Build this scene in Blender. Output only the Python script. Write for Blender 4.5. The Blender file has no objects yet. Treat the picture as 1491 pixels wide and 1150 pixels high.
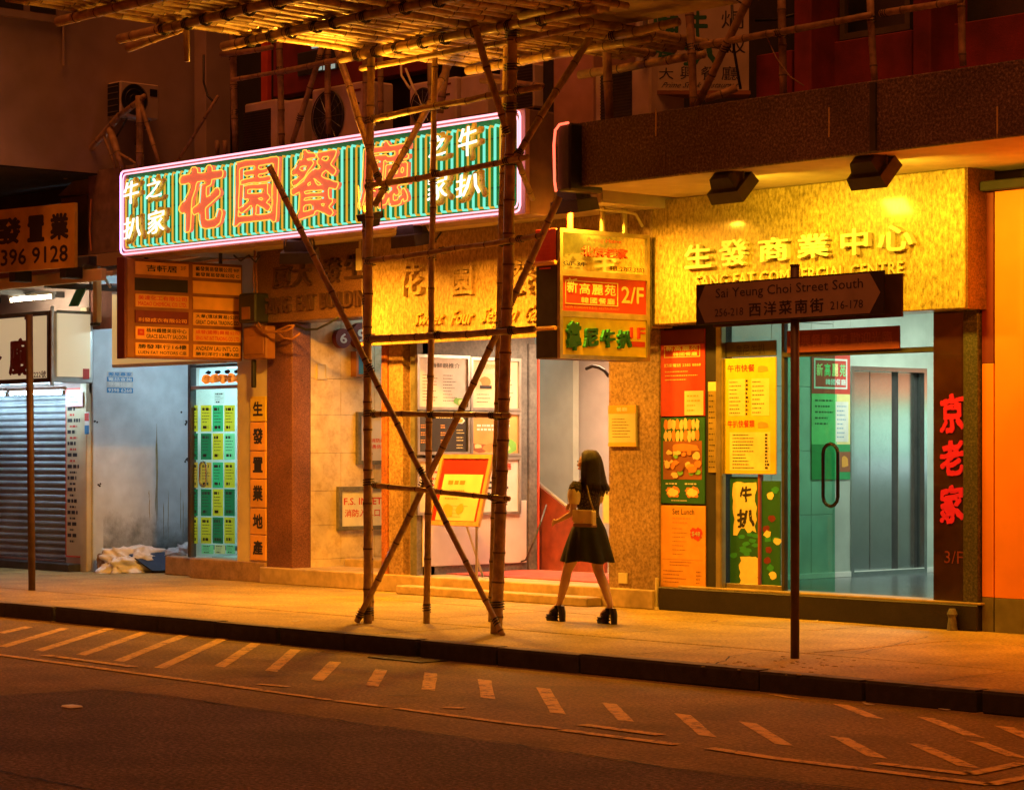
import bpy, bmesh, math, random
from mathutils import Vector, Matrix, noise
random.seed(7)
SC = bpy.context.scene; COL = SC.collection
# ---------------------------------------------------------------- camera
F = 3520.0; CX = 745.0; HZ = 655.0; EYE = 1.66
AN = math.atan2(3200.0, F); SN, CN = math.sin(AN), math.cos(AN)
# the street (-X) leaves the view axis by 42.3 deg to the left
CAMROT = math.pi/2 - AN
cam = bpy.data.cameras.new('camera'); co = bpy.data.objects.new('camera', cam); COL.objects.link(co)
co.location = (0, 0, EYE); co.rotation_euler = (math.pi/2, 0, CAMROT)
cam.sensor_width = 36; cam.lens = 36*F/1491; cam.shift_y = (HZ-575)/1491.0; cam.clip_end = 400; cam.clip_start = .1
SC.camera = co
# ---------------------------------------------------------------- world, glow, exposure
w = bpy.data.worlds.new('World'); SC.world = w; w.use_nodes = True
nt = w.node_tree; bg = nt.nodes['Background']
sky = nt.nodes.new('ShaderNodeTexSky'); sky.sky_type = 'NISHITA'; sky.sun_disc = False
sky.sun_elevation = math.radians(0.5); sky.sun_rotation = math.radians(200)
mx = nt.nodes.new('ShaderNodeMix'); mx.data_type = 'RGBA'; mx.blend_type = 'MULTIPLY'; mx.inputs[0].default_value = 1
mx.inputs[7].default_value = (1.0, .26, .13, 1)
nt.links.new(sky.outputs[0], mx.inputs[6]); nt.links.new(mx.outputs[2], bg.inputs[0]); bg.inputs[1].default_value = .1
sun = bpy.data.lights.new('street_glow', 'SUN'); so = bpy.data.objects.new('street_glow', sun); COL.objects.link(so)
sun.energy = 1.35; sun.color = (1, .25, .045); sun.angle = math.radians(35)
so.rotation_euler = (math.radians(24), 0, math.radians(35))
SC.view_settings.view_transform = 'Standard'; SC.view_settings.look = 'None'
SC.view_settings.exposure = 0; SC.view_settings.gamma = 1; SC.view_settings.use_curve_mapping = False
SC.cycles.use_denoising = True; SC.cycles.max_bounces = 6; SC.cycles.diffuse_bounces = 4; SC.cycles.glossy_bounces = 3
SC.cycles.transmission_bounces = 4; SC.cycles.transparent_max_bounces = 8; SC.cycles.sample_clamp_indirect = 6
# ---------------------------------------------------------------- pixel -> point on a real plane of the place
def P(u, v, X=None, Y=None, Z=None):
    r = (u-CX)/F; q = (HZ-v)/F; dx = SN*r - CN; dy = CN*r + SN   # image right = (SN, CN), forward = (-CN, SN)
    if Y is not None: t = Y/dy
    elif X is not None: t = X/dx
    else: t = (Z-EYE)/q
    return Vector((t*dx, t*dy, EYE+q*t))
# ---------------------------------------------------------------- mesh builder
MB_ORG = Vector((0, 0, 0))
class MB:
    def __init__(s): s.v = []; s.f = []; s.m = []; s.mats = []
    def mi(s, mat):
        if mat not in s.mats: s.mats.append(mat)
        return s.mats.index(mat)
    def add(s, vs, fs, mat):
        b = len(s.v); i = s.mi(mat); s.v += [Vector(p) for p in vs]
        for f in fs: s.f.append([b+k for k in f]); s.m.append(i)
        return s
    def box(s, x0, x1, y0, y1, z0, z1, mat, bev=0):
        if x0 > x1: x0, x1 = x1, x0
        if y0 > y1: y0, y1 = y1, y0
        if z0 > z1: z0, z1 = z1, z0
        if bev <= 0:
            vs = [(x, y, z) for z in (z0, z1) for y in (y0, y1) for x in (x0, x1)]
            return s.add(vs, [(0,2,3,1),(4,5,7,6),(0,1,5,4),(2,6,7,3),(0,4,6,2),(1,3,7,5)], mat)
        b = min(bev, (x1-x0)/2.2, (y1-y0)/2.2, (z1-z0)/2.2)
        bm = bmesh.new(); bmesh.ops.create_cube(bm, size=1)
        for q in bm.verts: q.co = Vector(((x0+x1)/2+q.co.x*(x1-x0), (y0+y1)/2+q.co.y*(y1-y0), (z0+z1)/2+q.co.z*(z1-z0)))
        bmesh.ops.bevel(bm, geom=bm.edges[:], offset=b, segments=1, affect='EDGES')
        bm.verts.index_update()
        s.add([q.co.copy() for q in bm.verts], [[q.index for q in f.verts] for f in bm.faces], mat); bm.free(); return s
    def quadbox(s, pts, n, mat):         # pts: 4 front corners, n: extrusion vector to the back
        n = Vector(n); pts = [Vector(p) for p in pts]
        return s.add(pts+[p+n for p in pts], [(0,1,2,3),(7,6,5,4),(0,4,5,1),(1,5,6,2),(2,6,7,3),(3,7,4,0)], mat)
    def tube(s, pts, rad, mat, n=8, cap=True, rads=None, mats=None):
        pts = [Vector(p) for p in pts]; L = len(pts); base = len(s.v); up = None
        for i, p in enumerate(pts):
            a = pts[max(i-1, 0)]; b = pts[min(i+1, L-1)]; d = (b-a)
            d = d.normalized() if d.length > 1e-9 else Vector((0, 0, 1))
            if up is None: up = Vector((0, 0, 1)) if abs(d.z) < .9 else Vector((0, 1, 0))
            x = d.cross(up)
            x = x.normalized() if x.length > 1e-6 else d.orthogonal().normalized()
            y = d.cross(x).normalized(); up = x.cross(d)
            r = rads[i] if rads else rad
            for k in range(n):
                a_ = 2*math.pi*k/n; s.v.append(p + x*math.cos(a_)*r + y*math.sin(a_)*r)
        mi = s.mi(mat)
        for i in range(L-1):
            m_ = s.mi(mats[i]) if mats else mi
            for k in range(n):
                s.f.append([base+i*n+k, base+i*n+(k+1) % n, base+(i+1)*n+(k+1) % n, base+(i+1)*n+k]); s.m.append(m_)
        if cap:
            s.f.append([base+k for k in range(n)][::-1]); s.m.append(mi)
            s.f.append([base+(L-1)*n+k for k in range(n)]); s.m.append(mi)
        return s
    def loft(s, rings, mat, cap=True):
        n = len(rings[0]); base = len(s.v); mi = s.mi(mat)
        for r in rings: s.v += [Vector(p) for p in r]
        for i in range(len(rings)-1):
            for k in range(n):
                s.f.append([base+i*n+k, base+i*n+(k+1) % n, base+(i+1)*n+(k+1) % n, base+(i+1)*n+k]); s.m.append(mi)
        if cap:
            s.f.append([base+k for k in range(n)][::-1]); s.m.append(mi)
            s.f.append([base+(len(rings)-1)*n+k for k in range(n)]); s.m.append(mi)
        return s
    def build(s, name, parent=None, smooth=False, **kw):
        me = bpy.data.meshes.new(name); o = ORG.get(parent.name, Vector()) if parent else Vector()
        me.from_pydata([tuple(p-o) for p in s.v], [], s.f); me.update()
        for m in s.mats: me.materials.append(m)
        me.polygons.foreach_set('material_index', s.m)
        if smooth: me.polygons.foreach_set('use_smooth', [True]*len(s.f))
        me.update()
        ob = bpy.data.objects.new(name, me); COL.objects.link(ob)
        if parent: ob.parent = parent; ORG[ob.name] = o
        tag(ob, **kw); return ob
ORG = {}
def tag(o, label=None, cat=None, group=None, kind=None):
    if o.name.split('.')[0] in ('print', 'lettering') and not kind: kind = 'stuff'
    if label: o['label'] = label
    if cat: o['category'] = cat
    if group: o['group'] = group
    if kind: o['kind'] = kind
    return o
def thing(name, loc, label, cat, group=None):
    o = bpy.data.objects.new(name, None); COL.objects.link(o); o.location = Vector(loc); o.empty_display_size = .2
    ORG[o.name] = Vector(loc); return tag(o, label, cat, group)
def B(name, parent, x0, x1, y0, y1, z0, z1, mat, bev=.006, **kw):
    return MB().box(x0, x1, y0, y1, z0, z1, mat, bev).build(name, parent, **kw)
# ---------------------------------------------------------------- materials
def mat(name, col, rough=.6, var=.25, scale=6, bump=.15, bscale=60, metal=0, emis=None, es=0, coat=0, crough=.1, grime=.3, dist=.01, spec=.5, alpha=1, trans=0):
    m = bpy.data.materials.new(name); m.use_nodes = True; t = m.node_tree; N = t.nodes; L = t.links; b = N['Principled BSDF']
    b.inputs['Roughness'].default_value = rough; b.inputs['Metallic'].default_value = metal
    b.inputs['Coat Weight'].default_value = coat; b.inputs['Coat Roughness'].default_value = crough
    b.inputs['Specular IOR Level'].default_value = spec; b.inputs['Transmission Weight'].default_value = trans; b.inputs['Alpha'].default_value = alpha
    g = N.new('ShaderNodeNewGeometry'); n1 = N.new('ShaderNodeTexNoise'); n1.inputs['Scale'].default_value = scale; n1.inputs['Detail'].default_value = 5
    L.new(g.outputs['Position'], n1.inputs['Vector'])
    n2 = N.new('ShaderNodeTexNoise'); n2.inputs['Scale'].default_value = scale*.22; n2.inputs['Detail'].default_value = 3; L.new(g.outputs['Position'], n2.inputs['Vector'])
    r = N.new('ShaderNodeMapRange'); r.inputs[1].default_value = .3; r.inputs[2].default_value = .7; r.inputs[3].default_value = 1-var; r.inputs[4].default_value = 1+var*.5
    L.new(n1.outputs[0], r.inputs[0])
    r2 = N.new('ShaderNodeMapRange'); r2.inputs[1].default_value = .35; r2.inputs[2].default_value = .6; r2.inputs[3].default_value = 1-grime; r2.inputs[4].default_value = 1
    L.new(n2.outputs[0], r2.inputs[0])
    mu = N.new('ShaderNodeMath'); mu.operation = 'MULTIPLY'; L.new(r.outputs[0], mu.inputs[0]); L.new(r2.outputs[0], mu.inputs[1])
    vm = N.new('ShaderNodeVectorMath'); vm.operation = 'SCALE'; vm.inputs[0].default_value = col; L.new(mu.outputs[0], vm.inputs['Scale'])
    L.new(vm.outputs[0], b.inputs['Base Color'])
    if bump:
        n3 = N.new('ShaderNodeTexNoise'); n3.inputs['Scale'].default_value = bscale; n3.inputs['Detail'].default_value = 4; L.new(g.outputs['Position'], n3.inputs['Vector'])
        bp = N.new('ShaderNodeBump'); bp.inputs['Strength'].default_value = bump; bp.inputs['Distance'].default_value = dist
        L.new(n3.outputs[0], bp.inputs['Height']); L.new(bp.outputs[0], b.inputs['Normal'])
    if emis: b.inputs['Emission Color'].default_value = (*emis, 1); b.inputs['Emission Strength'].default_value = es
    return m
def granite(name, cols, scale=55, rough=.45, bump=.5, coat=.3, crough=.12, stretch=1, dist=.006):
    m = bpy.data.materials.new(name); m.use_nodes = True; t = m.node_tree; N = t.nodes; L = t.links; b = N['Principled BSDF']
    g = N.new('ShaderNodeNewGeometry'); mp = N.new('ShaderNodeMapping'); mp.inputs['Scale'].default_value = (1, 1, stretch); L.new(g.outputs['Position'], mp.inputs[0])
    v = N.new('ShaderNodeTexNoise'); v.inputs['Scale'].default_value = scale; v.inputs['Detail'].default_value = 4; v.inputs['Roughness'].default_value = .75; L.new(mp.outputs[0], v.inputs['Vector'])
    cr = N.new('ShaderNodeValToRGB'); e = cr.color_ramp.elements; e[0].position = .34; e[0].color = (*cols[0], 1); e[1].position = .66; e[1].color = (*cols[2], 1)
    k = e.new(.5); k.color = (*cols[1], 1); L.new(v.outputs[0], cr.inputs[0])
    n2 = N.new('ShaderNodeTexNoise'); n2.inputs['Scale'].default_value = 1.6; n2.inputs['Detail'].default_value = 5; L.new(g.outputs['Position'], n2.inputs['Vector'])
    r2 = N.new('ShaderNodeMapRange'); r2.inputs[1].default_value = .3; r2.inputs[2].default_value = .65; r2.inputs[3].default_value = .62; r2.inputs[4].default_value = 1.08; L.new(n2.outputs[0], r2.inputs[0])
    vm = N.new('ShaderNodeVectorMath'); vm.operation = 'SCALE'; L.new(cr.outputs[0], vm.inputs[0]); L.new(r2.outputs[0], vm.inputs['Scale']); L.new(vm.outputs[0], b.inputs['Base Color'])
    b.inputs['Roughness'].default_value = rough; b.inputs['Coat Weight'].default_value = coat; b.inputs['Coat Roughness'].default_value = crough
    if bump:
        bp = N.new('ShaderNodeBump'); bp.inputs['Strength'].default_value = bump; bp.inputs['Distance'].default_value = dist; L.new(v.outputs[0], bp.inputs['Height']); L.new(bp.outputs[0], b.inputs['Normal'])
    return m
def glow(name, col, s, base=(.3, .3, .3)):
    m = bpy.data.materials.new(name); m.use_nodes = True; b = m.node_tree.nodes['Principled BSDF']
    b.inputs['Base Color'].default_value = (*base, 1); b.inputs['Emission Color'].default_value = (*col, 1); b.inputs['Emission Strength'].default_value = s; b.inputs['Roughness'].default_value = .3
    return m
def flat(name, col, rough=.6, metal=0, coat=0):
    return mat(name, col, rough, .1, 12, 0, metal=metal, coat=coat, grime=.12)
def glass(name, col=(.9, 1, .97), rough=0.02, al=.25):
    m = bpy.data.materials.new(name); m.use_nodes = True; t = m.node_tree; N = t.nodes; L = t.links; N.remove(N['Principled BSDF'])
    o = N['Material Output']; tr = N.new('ShaderNodeBsdfTransparent'); tr.inputs[0].default_value = (*col, 1)
    gl = N.new('ShaderNodeBsdfGlossy'); gl.inputs['Roughness'].default_value = rough; lw = N.new('ShaderNodeLayerWeight'); lw.inputs[0].default_value = .5; pw = N.new('ShaderNodeMath'); pw.operation = 'POWER'; pw.inputs[1].default_value = 4; L.new(lw.outputs['Facing'], pw.inputs[0])
    mp = N.new('ShaderNodeMath'); mp.operation = 'MULTIPLY_ADD'; mp.inputs[1].default_value = .8; mp.inputs[2].default_value = .03; L.new(pw.outputs[0], mp.inputs[0])
    mi = N.new('ShaderNodeMixShader'); L.new(mp.outputs[0], mi.inputs[0]); L.new(tr.outputs[0], mi.inputs[1]); L.new(gl.outputs[0], mi.inputs[2]); L.new(mi.outputs[0], o.inputs[0])
    return m
K = {}
K['gold'] = granite('gold_granite', [(.22, .13, .05), (.42, .28, .12), (.62, .46, .24)], 34, .4, .55, .35, .1, .5)
K['yellow'] = granite('yellow_granite', [(.16, .11, .03), (.40, .31, .09), (.66, .54, .2)], 30, .4, .7, .4, .1, .45)
K['brown_gr'] = granite('brown_granite', [(.07, .035, .02), (.16, .075, .04), (.3, .16, .09)], 50, .4, .4, .35)
K['fascia_gr'] = granite('canopy_granite', [(.025, .016, .013), (.11, .065, .05), (.34, .22, .17)], 40, .6, .8, .1)
K['red_gr'] = granite('column_granite', [(.08, .03, .02), (.2, .075, .045), (.34, .15, .09)], 70, .4, .4, .3)
K['dark_gr'] = granite('dark_granite', [(.012, .012, .01), (.05, .045, .03), (.14, .12, .07)], 40, .5, .6, .2)
K['pillar_gr'] = granite('pillar_granite', [(.2, .12, .07), (.38, .24, .13), (.55, .38, .22)], 28, .55, .7, .15)
K['marble'] = granite('stained_marble', [(.58, .44, .26), (.74, .6, .4), (.8, .68, .48)], 5, .3, .05, .5)
K['blue_wall'] = mat('stained_plaster', (.7, .78, .82), .8, .12, 5, .3, 90, grime=.2)
K['stain'] = mat('mould_stain', (.1, .1, .08), .9, .5, 9, .3)
K['pave'] = granite('concrete_paving', [(.18, .13, .05), (.37, .265, .085), (.54, .4, .14)], 30, .75, .5, 0)
K['pave2'] = mat('concrete_paving_patch', (.25, .22, .19), .8, .4, 20, .6, 60, grime=.3)
K['kerb'] = mat('shaded_kerb', (.03, .026, .023), .8, .4, 12, .4, 60)  # near-black base puts the shade of the street-side face into the colour
K['kerbtop'] = mat('kerb_top', (.22, .19, .17), .8, .35, 12, .4, 60)
K['asph'] = granite('asphalt', [(.11, .072, .024), (.23, .15, .05), (.42, .28, .1)], 34, .8, .8, 0, dist=.01)
K['asph2'] = granite('asphalt_coarse', [(.03, .021, .016), (.1, .066, .045), (.32, .2, .13)], 34, .8, 1, 0, dist=.015)
def worn_paint(name, c1, c2):
    m = bpy.data.materials.new(name); m.use_nodes = True; t = m.node_tree; N = t.nodes; L = t.links; b = N['Principled BSDF']; b.inputs['Roughness'].default_value = .75
    g = N.new('ShaderNodeNewGeometry'); n1 = N.new('ShaderNodeTexNoise'); n1.inputs['Scale'].default_value = 11; n1.inputs['Detail'].default_value = 9; n1.inputs['Roughness'].default_value = .8; L.new(g.outputs['Position'], n1.inputs['Vector'])
    cr = N.new('ShaderNodeValToRGB'); e = cr.color_ramp.elements; e[0].position = .4; e[0].color = (*c2, 1); e[1].position = .5; e[1].color = (*c1, 1); L.new(n1.outputs[0], cr.inputs[0]); L.new(cr.outputs[0], b.inputs['Base Color'])
    n3 = N.new('ShaderNodeTexNoise'); n3.inputs['Scale'].default_value = 130; n3.inputs['Detail'].default_value = 4; L.new(g.outputs['Position'], n3.inputs['Vector']); bp = N.new('ShaderNodeBump'); bp.inputs['Strength'].default_value = .8; bp.inputs['Distance'].default_value = .01
    L.new(n3.outputs[0], bp.inputs['Height']); L.new(bp.outputs[0], b.inputs['Normal']); return m
K['paint'] = worn_paint('worn_road_paint', (.75, .5, .15), (.2, .13, .07))
K['plaster'] = mat('pink_plaster', (.42, .3, .26), .85, .12, 3, .2, 80)
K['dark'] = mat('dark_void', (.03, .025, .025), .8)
K['soffit'] = mat('soffit_paint', (.62, .54, .42), .8, .15, 4, .15, 50, grime=.25)
K['redwall'] = mat('red_wall_paint', (.25, .028, .032), .75, .35, 4, .3, 60, grime=.35)
K['orange'] = mat('orange_wall_paint', (.85, .26, .02), .6, .08, 3, .08, 60, grime=.1)
K['olive'] = mat('olive_base_paint', (.16, .14, .07), .7)
K['cream'] = mat('cream_panel', (.75, .66, .42), .5, .1, 5, .05)
K['white'] = mat('white_paint', (.75, .74, .7), .6, .12, 6, .08)
K['pale'] = mat('pale_wall', (.72, .66, .63), .7, .08, 4, .1)
K['metal'] = mat('aluminium', (.55, .53, .5), .35, .15, 8, .05, metal=.9)
K['steel'] = mat('brushed_steel', (.5, .55, .55), .2, .04, 30, .0, metal=.95, grime=.05)
K['dmetal'] = mat('dark_metal', (.05, .045, .045), .5, .3, 10, .1)
K['black'] = mat('black_plastic', (.02, .02, .02), .5)
K['bamboo'] = mat('bamboo', (.5, .34, .13), .5, .4, 14, .25, 90, grime=.35, coat=.15)
K['bamboo2'] = mat('weathered_bamboo', (.4, .24, .12), .6, .4, 14, .25, 90, grime=.4)
K['node'] = mat('bamboo_node', (.14, .09, .045), .7)
K['lash'] = mat('nylon_lashing', (.02, .02, .022), .5)
K['blackm'] = mat('dark_chrome', (.05, .05, .05), .15, .1, 8, 0, metal=.9); K['pole'] = mat('brown_sign_post', (.1, .055, .03), .5, .3, 10, .15)
K['green'] = mat('sign_green', (.0, .42, .12), .5, .15, 6, 0)
K['redp'] = mat('sign_red', (.72, .09, .04), .5, .12, 8, 0)
K['red'] = flat('print_red', (.65, .05, .03)); K['dred'] = flat('print_dark_red', (.18, .02, .02))
K['yel'] = flat('print_yellow', (.85, .6, .03)); K['yel2'] = flat('print_pale_yellow', (.85, .75, .3)); K['ora'] = flat('print_orange', (.8, .36, .05))
K['grn'] = flat('print_green', (.03, .32, .1)); K['dgrn'] = flat('print_dark_green', (.01, .12, .045)); K['lgrn'] = flat('print_light_green', (.25, .65, .25))
K['ink'] = flat('print_ink', (.025, .02, .02)); K['wht'] = flat('print_white', (.8, .78, .72)); K['blue'] = flat('print_blue', (.05, .25, .5))
K['bord'] = mat('board_brown', (.33, .13, .04), .5, .15, 8, .05); K['plate'] = mat('plate_orange', (.9, .45, .08), .5, .1, 6, .03)
K['wood'] = mat('red_wood', (.33, .07, .035), .45, .3, 8, .1); K['grey'] = mat('grey_stone', (.17, .16, .15), .6, .3, 25, .2)
K['glass'] = glass('clear_glass', (.86, .95, .92)); K['gglass'] = glass('green_glass', (.5, .82, .68)); K['wglass'] = glass('window_glass', (.8, .9, .85))
K['tile'] = mat('pale_lobby_tile', (.5, .56, .5), .35, .12, 4, .03, coat=.3); K['lobfl'] = mat('lobby_floor', (.12, .13, .15), .2, .3, 8, .03)
K['step'] = mat('step_stone', (.55, .4, .23), .6, .2, 12, .15); K['mat_red'] = mat('red_mat', (.6, .12, .1), .9, .2, 20, .3)
K['foil'] = mat('plastic_sheet', (.72, .72, .76), .35, .12, 8, .5, 20); K['card'] = mat('cardboard', (.4, .25, .12), .8)
K['skin'] = mat('skin', (.62, .38, .26), .5, .05, 5, 0, grime=.05); K['hair'] = mat('black_hair', (.022, .01, .007), .5, .5, 90, .6, 160, spec=.35)
K['cloth'] = mat('black_cloth', (.013, .011, .013), .85, .3, 20, .4, 120); K['sleeve'] = mat('cream_sleeve', (.85, .72, .35), .8, .1, 20, .3)
K['bag'] = mat('cream_leather', (.9, .76, .3), .45, .08, 20, .1); K['shoe'] = mat('black_leather', (.012, .012, .012), .35)
K['ntube_y'] = glow('yellow_neon', (1, .48, .03), .8, (.1, .06, .02)); K['ntube_c'] = glow('cyan_neon', (.22, 1, .72), .95, (.03, .1, .08)); K['ntube_p'] = glow('pink_neon', (1, .4, .5), 2.0)
K['ntube_o'] = glow('orange_outline_neon', (1, .5, .05), 1.5); K['ntube_w'] = glow('white_neon', (1, .93, .75), 1.6); K['ntube_r'] = glow('red_neon_and_reflection', (1, .1, .05), 3)
K['ntube_v'] = glow('violet_neon', (.8, .35, 1), 3)
K['fluo'] = glow('fluorescent_tube', (.55, .82, 1), 60); K['fluo2'] = glow('bright_tube', (.55, .84, 1), 260); K['fluo3'] = glow('warm_tube', (1, .88, .62), 70); K['lens'] = glow('floodlight_lens', (1, .75, .35), 6)
K['lift_l'] = glow('lobby_ceiling_panel', (.8, 1, .82), 11); K['box_l'] = glow('lit_sign_panel', (.4, .85, 1), 1.3); K['orgl'] = glow('lit_orange_strip', (1, .3, .02), 1.3)
K['litcream'] = glow('dim_lit_cream', (1, .8, .45), .38, (.7, .6, .4)); K['win_l'] = glow('lit_window', (.6, .8, .7), .45)
# ---------------------------------------------------------------- text
TC = {}
def glyphs(s, off=0.0, spacing=1.0):
    k = (s, off, spacing)
    if k not in TC:
        cu = bpy.data.curves.new('t', 'FONT'); cu.body = s; cu.size = 1; cu.offset = off; cu.resolution_u = 2; cu.space_character = spacing
        o = bpy.data.objects.new('t', cu); me = o.to_mesh()
        vs = [Vector(v.co) for v in me.vertices]; fs = [tuple(p.vertices) for p in me.polygons]
        o.to_mesh_clear(); bpy.data.objects.remove(o); bpy.data.curves.remove(cu)
        # merge doubles
        mp = {}; nv = []; idx = []
        for v in vs:
            q = (round(v.x, 4), round(v.y, 4))
            if q not in mp: mp[q] = len(nv); nv.append(v)
            idx.append(mp[q])
        nf = []
        for f in fs:
            g = []
            for i in f:
                if idx[i] not in g: g.append(idx[i])
            if len(g) > 2: nf.append(g)
        TC[k] = (nv, nf)
    return TC[k]
import numpy as np
def bold_glyphs(s, rad, spacing=1.0, em=None, rough=0):
    k = ('B', s, rad, spacing, em, rough)
    if k in TC: return TC[k]
    vs, fs = glyphs(s, 0.0, spacing)
    if not vs: TC[k] = (vs, fs); return TC[k]
    em = em or (90 if len(s) < 3 else 64); pad = 6+int(rad*em)
    x0 = min(v.x for v in vs); y0 = min(v.y for v in vs); W = int((max(v.x for v in vs)-x0)*em)+2*pad; H = int((max(v.y for v in vs)-y0)*em)+2*pad
    G_ = np.zeros((H, W), np.float32)
    for f in fs:
        for i in range(1, len(f)-1):
            a, b, c = [((vs[f[j]].x-x0)*em+pad, (vs[f[j]].y-y0)*em+pad) for j in (0, i, i+1)]
            xa, xb = int(min(a[0], b[0], c[0])), int(max(a[0], b[0], c[0]))+2; ya, yb = int(min(a[1], b[1], c[1])), int(max(a[1], b[1], c[1]))+2
            X, Y = np.meshgrid(np.arange(xa, xb), np.arange(ya, yb))
            def e(p, q): return (q[0]-p[0])*(Y-p[1])-(q[1]-p[1])*(X-p[0])
            w0, w1, w2 = e(a, b), e(b, c), e(c, a); t_ = .001
            m = ((w0 >= -t_) & (w1 >= -t_) & (w2 >= -t_)) | ((w0 <= t_) & (w1 <= t_) & (w2 <= t_))
            G_[ya:yb, xa:xb] = np.maximum(G_[ya:yb, xa:xb], m)
    R_ = rad*em; D = G_.copy(); q = int(math.ceil(R_))
    for dy in range(-q, q+1):
        for dx in range(-q, q+1):
            if 0 < dx*dx+dy*dy <= R_*R_+.3: D = np.maximum(D, np.roll(np.roll(G_, dy, 0), dx, 1))
    for _ in range(2): D = (D*2+np.roll(D, 1, 0)+np.roll(D, -1, 0)+np.roll(D, 1, 1)+np.roll(D, -1, 1))/6
    if rough:
        for _ in range(3): D = (D*2+np.roll(D, 1, 0)+np.roll(D, -1, 0)+np.roll(D, 1, 1)+np.roll(D, -1, 1))/6
        rg = np.random.RandomState(len(s)*7+ord(s[0]) % 97); gy, gx = np.mgrid[0:H, 0:W]; nz = sum(np.sin(gx*rg.uniform(-.35, .35)+gy*rg.uniform(-.35, .35)+rg.uniform(0, 6)) for _ in range(7))/7
        D = D*(1+rough*nz)
    D[0, :] = D[-1, :] = 0; D[:, 0] = D[:, -1] = 0
    seg = {}; T_ = .5; D = np.where(abs(D-T_) < 1e-4, T_+1e-3, D)
    ins = D > T_; cells = ins[:-1, :-1].astype(int)+ins[:-1, 1:]*2+ins[1:, 1:]*4+ins[1:, :-1]*8
    ys, xs = np.nonzero((cells > 0) & (cells < 15))
    tab = {1: [(3, 0)], 2: [(0, 1)], 3: [(3, 1)], 4: [(1, 2)], 5: [(3, 2), (1, 0)], 6: [(0, 2)], 7: [(3, 2)], 8: [(2, 3)], 9: [(2, 0)], 10: [(0, 3), (2, 1)], 11: [(2, 1)], 12: [(1, 3)], 13: [(1, 0)], 14: [(0, 3)]}
    pos = {}
    def ek(x, y, e_):
        kk = (x, y, 0) if e_ == 0 else (x+1, y, 1) if e_ == 1 else (x, y+1, 0) if e_ == 2 else (x, y, 1)
        if kk not in pos:
            p, r = D[kk[1], kk[0]], (D[kk[1], kk[0]+1] if kk[2] == 0 else D[kk[1]+1, kk[0]]); t = float((T_-p)/(r-p)); pos[kk] = (kk[0]+t, kk[1]) if kk[2] == 0 else (kk[0], kk[1]+t)
        return kk
    for y, x in zip(ys.tolist(), xs.tolist()):
        for a, b in tab[int(cells[y, x])]: seg[ek(x, y, a)] = ek(x, y, b)
    loops = []
    while seg:
        a = next(iter(seg)); lp = []
        while a in seg: lp.append(a); a = seg.pop(a)
        pts = [pos[i] for i in lp]
        if len(pts) < 6: continue
        out = [pts[0]]; step = 2.2 if em > 80 else 1.8
        for p in pts[1:]:
            if math.hypot(p[0]-out[-1][0], p[1]-out[-1][1]) >= step: out.append(p)
        if len(out) > 4: loops.append([((p[0]-pad)/em+x0, (p[1]-pad)/em+y0) for p in out])
    cu = bpy.data.curves.new('t', 'CURVE'); cu.dimensions = '2D'; cu.fill_mode = 'BOTH'; 
    for lp in loops:
        sp_ = cu.splines.new('POLY'); sp_.points.add(len(lp)-1)
        for i, p in enumerate(lp): sp_.points[i].co = (p[0], p[1], 0, 1)
        sp_.use_cyclic_u = True
    o = bpy.data.objects.new('t', cu); me = o.to_mesh(); nv = [Vector(v.co) for v in me.vertices]; nf = [tuple(p.vertices) if p.normal.z > 0 else tuple(p.vertices)[::-1] for p in me.polygons]
    o.to_mesh_clear(); bpy.data.objects.remove(o); bpy.data.curves.remove(cu)
    mp = {}; vv = []; idx = []
    for v in nv:
        q_ = (round(v.x, 5), round(v.y, 5))
        if q_ not in mp: mp[q_] = len(vv); vv.append(v)
        idx.append(mp[q_])
    ff = [f2 for f2 in (tuple(dict.fromkeys(idx[i] for i in f)) for f in nf) if len(f2) > 2]
    TC[k] = (vv, ff); return TC[k]
def fit(vs, r, brush=0, slant=0):
    x0 = min(v.x for v in vs); x1 = max(v.x for v in vs); y0 = min(v.y for v in vs); y1 = max(v.y for v in vs)
    out = []
    for v in vs:
        a = (v.x-x0)/max(x1-x0, 1e-6); b = (v.y-y0)/max(y1-y0, 1e-6)
        if brush:
            n = noise.noise_vector(Vector((v.x*3.1, v.y*3.1, 5.2)))*brush; a += n.x*.6; b += n.y*.6
            n = noise.noise_vector(Vector((v.x*11, v.y*11, 1.2)))*brush*.5; a += n.x*.5; b += n.y*.5
        a += slant*(b-.5)
        if brush > .04: b += .1*(a-.5)
        out.append((r[0]+a*(r[2]-r[0]), r[1]+b*(r[3]-r[1])))
    return out
class FR:                                # a plane to write on: axes a (right), b (up), outward n
    def __init__(s, o, a, b, n): s.o, s.a, s.b, s.n = Vector(o), Vector(a), Vector(b), Vector(n)
    def p(s, a, b, d=0): return s.o+s.a*a+s.b*b+s.n*d
def FY(Y): return FR((0, Y, 0), (1, 0, 0), (0, 0, 1), (0, -1, 0))
def FX(X): return FR((X, 0, 0), (0, 1, 0), (0, 0, 1), (1, 0, 0))
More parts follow.
